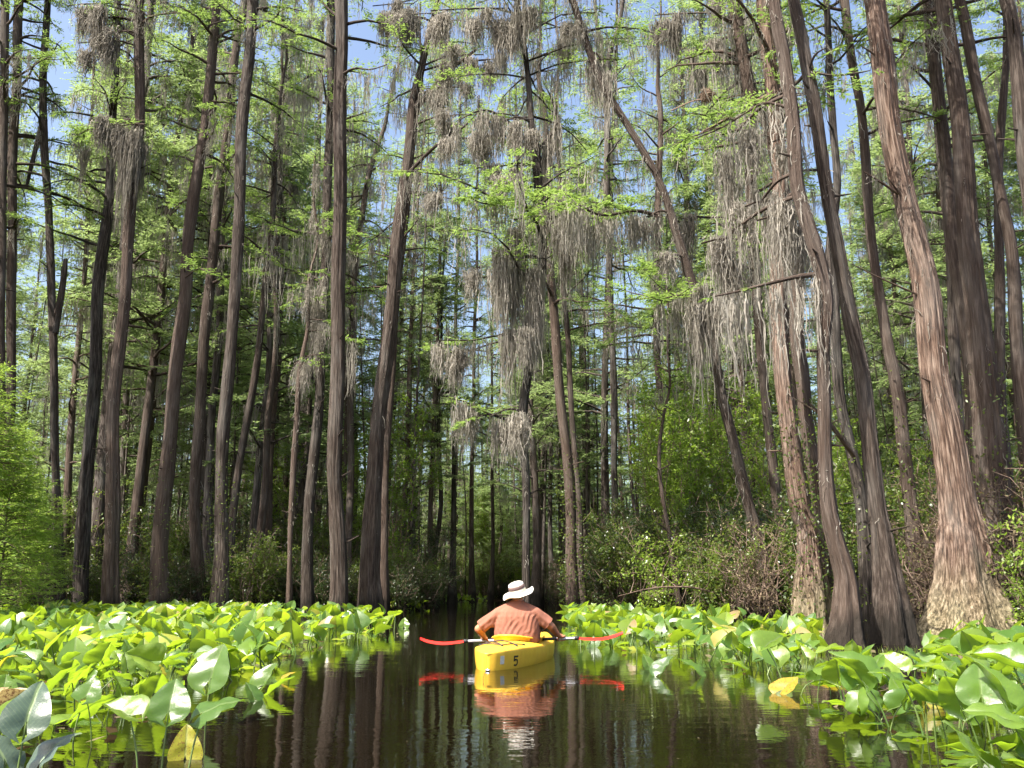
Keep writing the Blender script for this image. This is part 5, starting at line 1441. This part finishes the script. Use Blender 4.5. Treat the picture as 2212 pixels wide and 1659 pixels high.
shaftL = loc(pp(1046, 1383.9)); shaftR = loc(pp(1214, 1379.6))
SHD = {-1: Vector((-.215, .0, .550)), 1: Vector((.215, .0, .555))}
ELB = {-1: Vector((-.462, .02, .372)), 1: Vector((.400, .06, .405))}
HND = {-1: shaftL, 1: shaftR}
def build_body():
    bm = bmesh.new()
    loft(bm, [(0, .02, .03, .18, .15), (0, .02, .12, .215, .165), (0, .03, .30, .235, .165), (0, .015, .45, .225, .14), (0, 0, .56, .19, .11), (0, 0, .62, .12, .085), (0, .01, .68, .07, .066)])
    bone(bm, (0, .005, .62), (.005, .02, .72), .068, .060)
    # head: cranium, jaw, nose, ears
    ball(bm, (.01, .035, .795), (.076, .094, .105)); ball(bm, (.01, .07, .74), (.058, .066, .055))
    ball(bm, (.01, .134, .77), (.014, .022, .022)); ball(bm, (.01, .13, .73), (.028, .012, .008))
    for s in (-1, 1):
        ball(bm, (.01 + s * .079, .03, .77), (.011, .022, .033))
        ball(bm, (.01 + s * .03, .118, .795), (.020, .012, .012))
        bone(bm, SHD[s], ELB[s], .062, .048)
        S = HND[s]
        wrist = S + Vector((-s * .012, -.075, .045))
        if s > 0: wrist = S + Vector((-.045, -.065, .045))
        fore = ELB[s] + (wrist - ELB[s]) * .3
        bone(bm, ELB[s], fore, .047, .046); bone(bm, fore, wrist, .046, .030)
        palm = S + Vector((0, -.028, .028))
        bone(bm, wrist, palm, .029, .026)
        ball(bm, palm, (.043, .034, .018))
        for dx, ln, r in ((-.033, .86, .0085), (-.011, 1.0, .0092), (.011, .97, .0092), (.033, .88, .0088)):
            x = dx * s * -1
            j = [S + Vector((x, -.012, .036)), S + Vector((x * 1.04, .022, .030)), S + Vector((x * 1.04, .032, .0)), S + Vector((x * 1.0, .018, -.026 * ln))]
            bone(bm, j[0], j[1], r * 1.12, r * 1.05); bone(bm, j[1], j[2], r * 1.05, r); bone(bm, j[2], j[3], r, r * .88)
        j = [palm + Vector((-s * .035, -.015, -.008)), S + Vector((-s * .052, -.026, -.004)), S + Vector((-s * .050, -.008, -.027))]
        bone(bm, j[0], j[1], .013, .011); bone(bm, j[1], j[2], .011, .009)
        # thighs and shins running forward inside the hull
        hip = Vector((s * .10, .06, .09)); knee = Vector((s * .17 + .06, .48, .16)); ank = Vector((s * .09 + .11, .88, .03))
        bone(bm, hip, knee, .085, .062); bone(bm, knee, ank, .056, .036); bone(bm, ank, ank + Vector((0, .09, .02)), .034, .028)
    return melt("body", bm, .0052, [M['skin']], person, 2)
build_body()
bm = bmesh.new()
for s in (-1, 1):
    hip = Vector((s * .10, .05, .09)); knee = Vector((s * .15 + .04, .40, .145))
    bone(bm, hip, knee, .098, .082)
loft(bm, [(0, .03, .02, .20, .16), (0, .03, .12, .232, .178), (0, .03, .22, .238, .175)])
melt("shorts", bm, .010, [M['jeans']], person, 2)
# hair and eyes
bm = bmesh.new(); ball(bm, (.01, .022, .80), (.080, .094, .104))
bmesh.ops.bisect_plane(bm, geom=bm.verts[:] + bm.edges[:] + bm.faces[:], plane_co=(0, .03, .755), plane_no=(0, .75, -.66), clear_outer=True)
me = bpy.data.meshes.new("hair"); bm.to_mesh(me); bm.free(); me.materials.append(M['hair']); link("hair", me, person)
for s in (-1, 1):
    bm = bmesh.new(); ball(bm, (.01 + s * .03, .122, .795), .011)
    me = bpy.data.meshes.new("eye"); bm.to_mesh(me); bm.free(); me.materials.append(M['eye']); link("eye", me, person)

# T-shirt with gathered folds
def shirt_disp(co, no):
    x, y, z = co[:, 0], co[:, 1], co[:, 2]
    d = np.zeros(len(co))
    back = np.clip(-no[:, 1] * 1.2 + .35, 0, 1)
    # long folds: (x0, z0) -> (x1, z1), depth, half width
    folds = [(-.20, .50, -.16, .30, .016, .016), (-.165, .53, -.10, .30, .012, .014), (-.12, .56, -.09, .38, .010, .012), (-.06, .52, -.05, .33, .012, .013), (-.02, .50, -.15, .30, .014, .012),
             (.03, .47, -.09, .285, .016, .013), (.09, .43, -.01, .29, .013, .013), (.02, .60, .03, .44, .006, .012), (.10, .56, .09, .42, .011, .013), (.155, .56, .13, .38, .014, .013), (.20, .52, .17, .33, .016, .014),
             (.235, .50, .21, .30, .014, .012), (-.235, .47, -.21, .29, .014, .012), (.16, .36, .05, .29, .012, .012), (-.21, .38, -.12, .285, .012, .012), (.22, .54, .17, .47, .012, .010), (-.22, .53, -.17, .45, .012, .010),
             (-.10, .60, -.11, .50, .006, .010), (.06, .62, .06, .52, .005, .010)]
    for (x0, z0, x1, z1, dp, hw) in folds:
        vx, vz = x1 - x0, z1 - z0; L2 = vx * vx + vz * vz
        t = np.clip(((x - x0) * vx + (z - z0) * vz) / L2, 0, 1)
        bend = .015 * np.sin(t * 3.1)
        ds = np.hypot(x - (x0 + vx * t) + bend, z - (z0 + vz * t))
        k = np.exp(-(ds / (hw * 1.15)) ** 2); k2 = np.exp(-((ds - hw * 2.2) / (hw * 1.5)) ** 2)
        d += back * dp * .40 * (.75 * k - .5 * k2) * np.sin(np.clip(t * 1.0 + .12, 0, 1) * math.pi) ** .6
    # fine vertical drape
    d += back * .0016 * np.sin(x * 95 + 5 * np.sin(z * 9)) * np.clip((.6 - z) * 5, 0, 1)
    # sleeve creases run round the arm
    arm = np.clip((np.abs(x) - .25) * 14, 0, 1)
    d += arm * .0045 * np.sin(z * 70 + np.abs(x) * 55) + arm * .004 * np.sin(z * 31 - y * 40)
    # hem edges
    return co + no * d[:, None]
bm = bmesh.new()
loft(bm, [(0, .03, .225, .262, .185), (0, .028, .27, .275, .195), (0, .028, .34, .278, .192), (0, .018, .44, .27, .172), (0, .005, .52, .252, .150), (0, 0, .575, .228, .125), (0, 0, .615, .185, .104), (.002, .002, .652, .125, .088), (.004, .008, .686, .077, .075), (.004, .012, .70, .074, .072)])
for s in (-1, 1):
    a = SHD[s]; e = ELB[s]
    ball(bm, a + Vector((-s * .03, 0, -.0)), (.080, .085, .070)); bone(bm, Vector((s * .07, .0, .640)), a + Vector((0, 0, .005)), .055, .070)
    cuff = a + (e - a) * (.86 if s < 0 else .80)
    bone(bm, a, a + (e - a) * .4, .074, .078); bone(bm, a + (e - a) * .4, cuff, .078, .076, False)
    ball(bm, a + (e - a) * .4, .078)
    bone(bm, a + Vector((-s * .06, .01, -.10)), a + (e - a) * .45 + Vector((0, 0, -.03)), .07, .055)
shirt = melt("t_shirt", bm, .0062, [M['shirt']], person, 4, shirt_disp)
cb = Buf(); th_ = np.linspace(0, 2 * math.pi, 33)
tube(cb, np.stack([.004 + .0745 * np.cos(th_), .012 + .073 * np.sin(th_), .699 + .006 * np.sin(th_)], 1), [.0065] * 33, 8)
cb.build("collar", [M['shirt']], person)
for s in (-1, 1):
    a = SHD[s]; e = ELB[s]; q = a + (e - a) * (.86 if s < 0 else .80); dv = (e - a).normalized(); u_ = dv.cross(Vector((0, 1, 0))).normalized(); v_ = dv.cross(u_)
    cb = Buf(); tube(cb, np.array([q + (u_ * math.cos(t) + v_ * math.sin(t)) * .0775 for t in np.linspace(0, 2 * math.pi, 33)]), [.005] * 33, 8)
    cb.build("sleeve_hem", [M['shirt']], person)
# hat, tilted to the right
hat = thing("sun_hat"); hat.scale = (1.1, 1.1, 1.1); hat.parent = person; hat.location = (.012, .028, .782)
hat.rotation_euler = (R_(13), R_(-15), R_(0))
def hat_part(name, prof, mat, segs=64, wob=0.0, sub=0):
    V, F = [], []
    for i in range(segs):
        t = 2 * math.pi * i / segs
        for (r, z) in prof:
            w = wob * math.sin(t * 3 + 1) * max(0, (r - .10)) + wob * .5 * math.sin(t * 5) * max(0, r - .10)
            V.append((r * math.cos(t) * .96, r * math.sin(t) * 1.08, z + w))
    m = len(prof)
    for i in range(segs):
        for j in range(m - 1): F.append([i * m + j, ((i + 1) % segs) * m + j, ((i + 1) % segs) * m + j + 1, i * m + j + 1])
    b = Buf(); b.add(np.array(V), F); o = b.build(name, [M[mat]], hat)
    s_ = o.modifiers.new("t", 'SOLIDIFY'); s_.thickness = .003; s_.offset = 0
    return o
hat_part("brim", [(.093, .016), (.105, .004), (.128, -.005), (.152, -.008), (.172, -.002), (.180, .002)], 'hat', wob=.16)
hat_part("hat_base", [(.093, .014), (.096, .02), (.0945, .045), (.091, .058)], 'hatlow')
hat_part("hat_band", [(.0915, .056), (.0945, .06), (.0925, .078), (.088, .090)], 'hatband')
hat_part("crown", [(.088, .088), (.086, .102), (.078, .114), (.060, .122), (.035, .125), (.001, .126)], 'hat')
ch = Buf(); tube(ch, catmull([np.array((.092, .03, .755)), np.array((.088, .035, .725)), np.array((.082, .04, .70)), np.array((.05, .09, .68))], 4), [.003] * 13, 5)
ch.build("chin_cord", [M['black']], person)
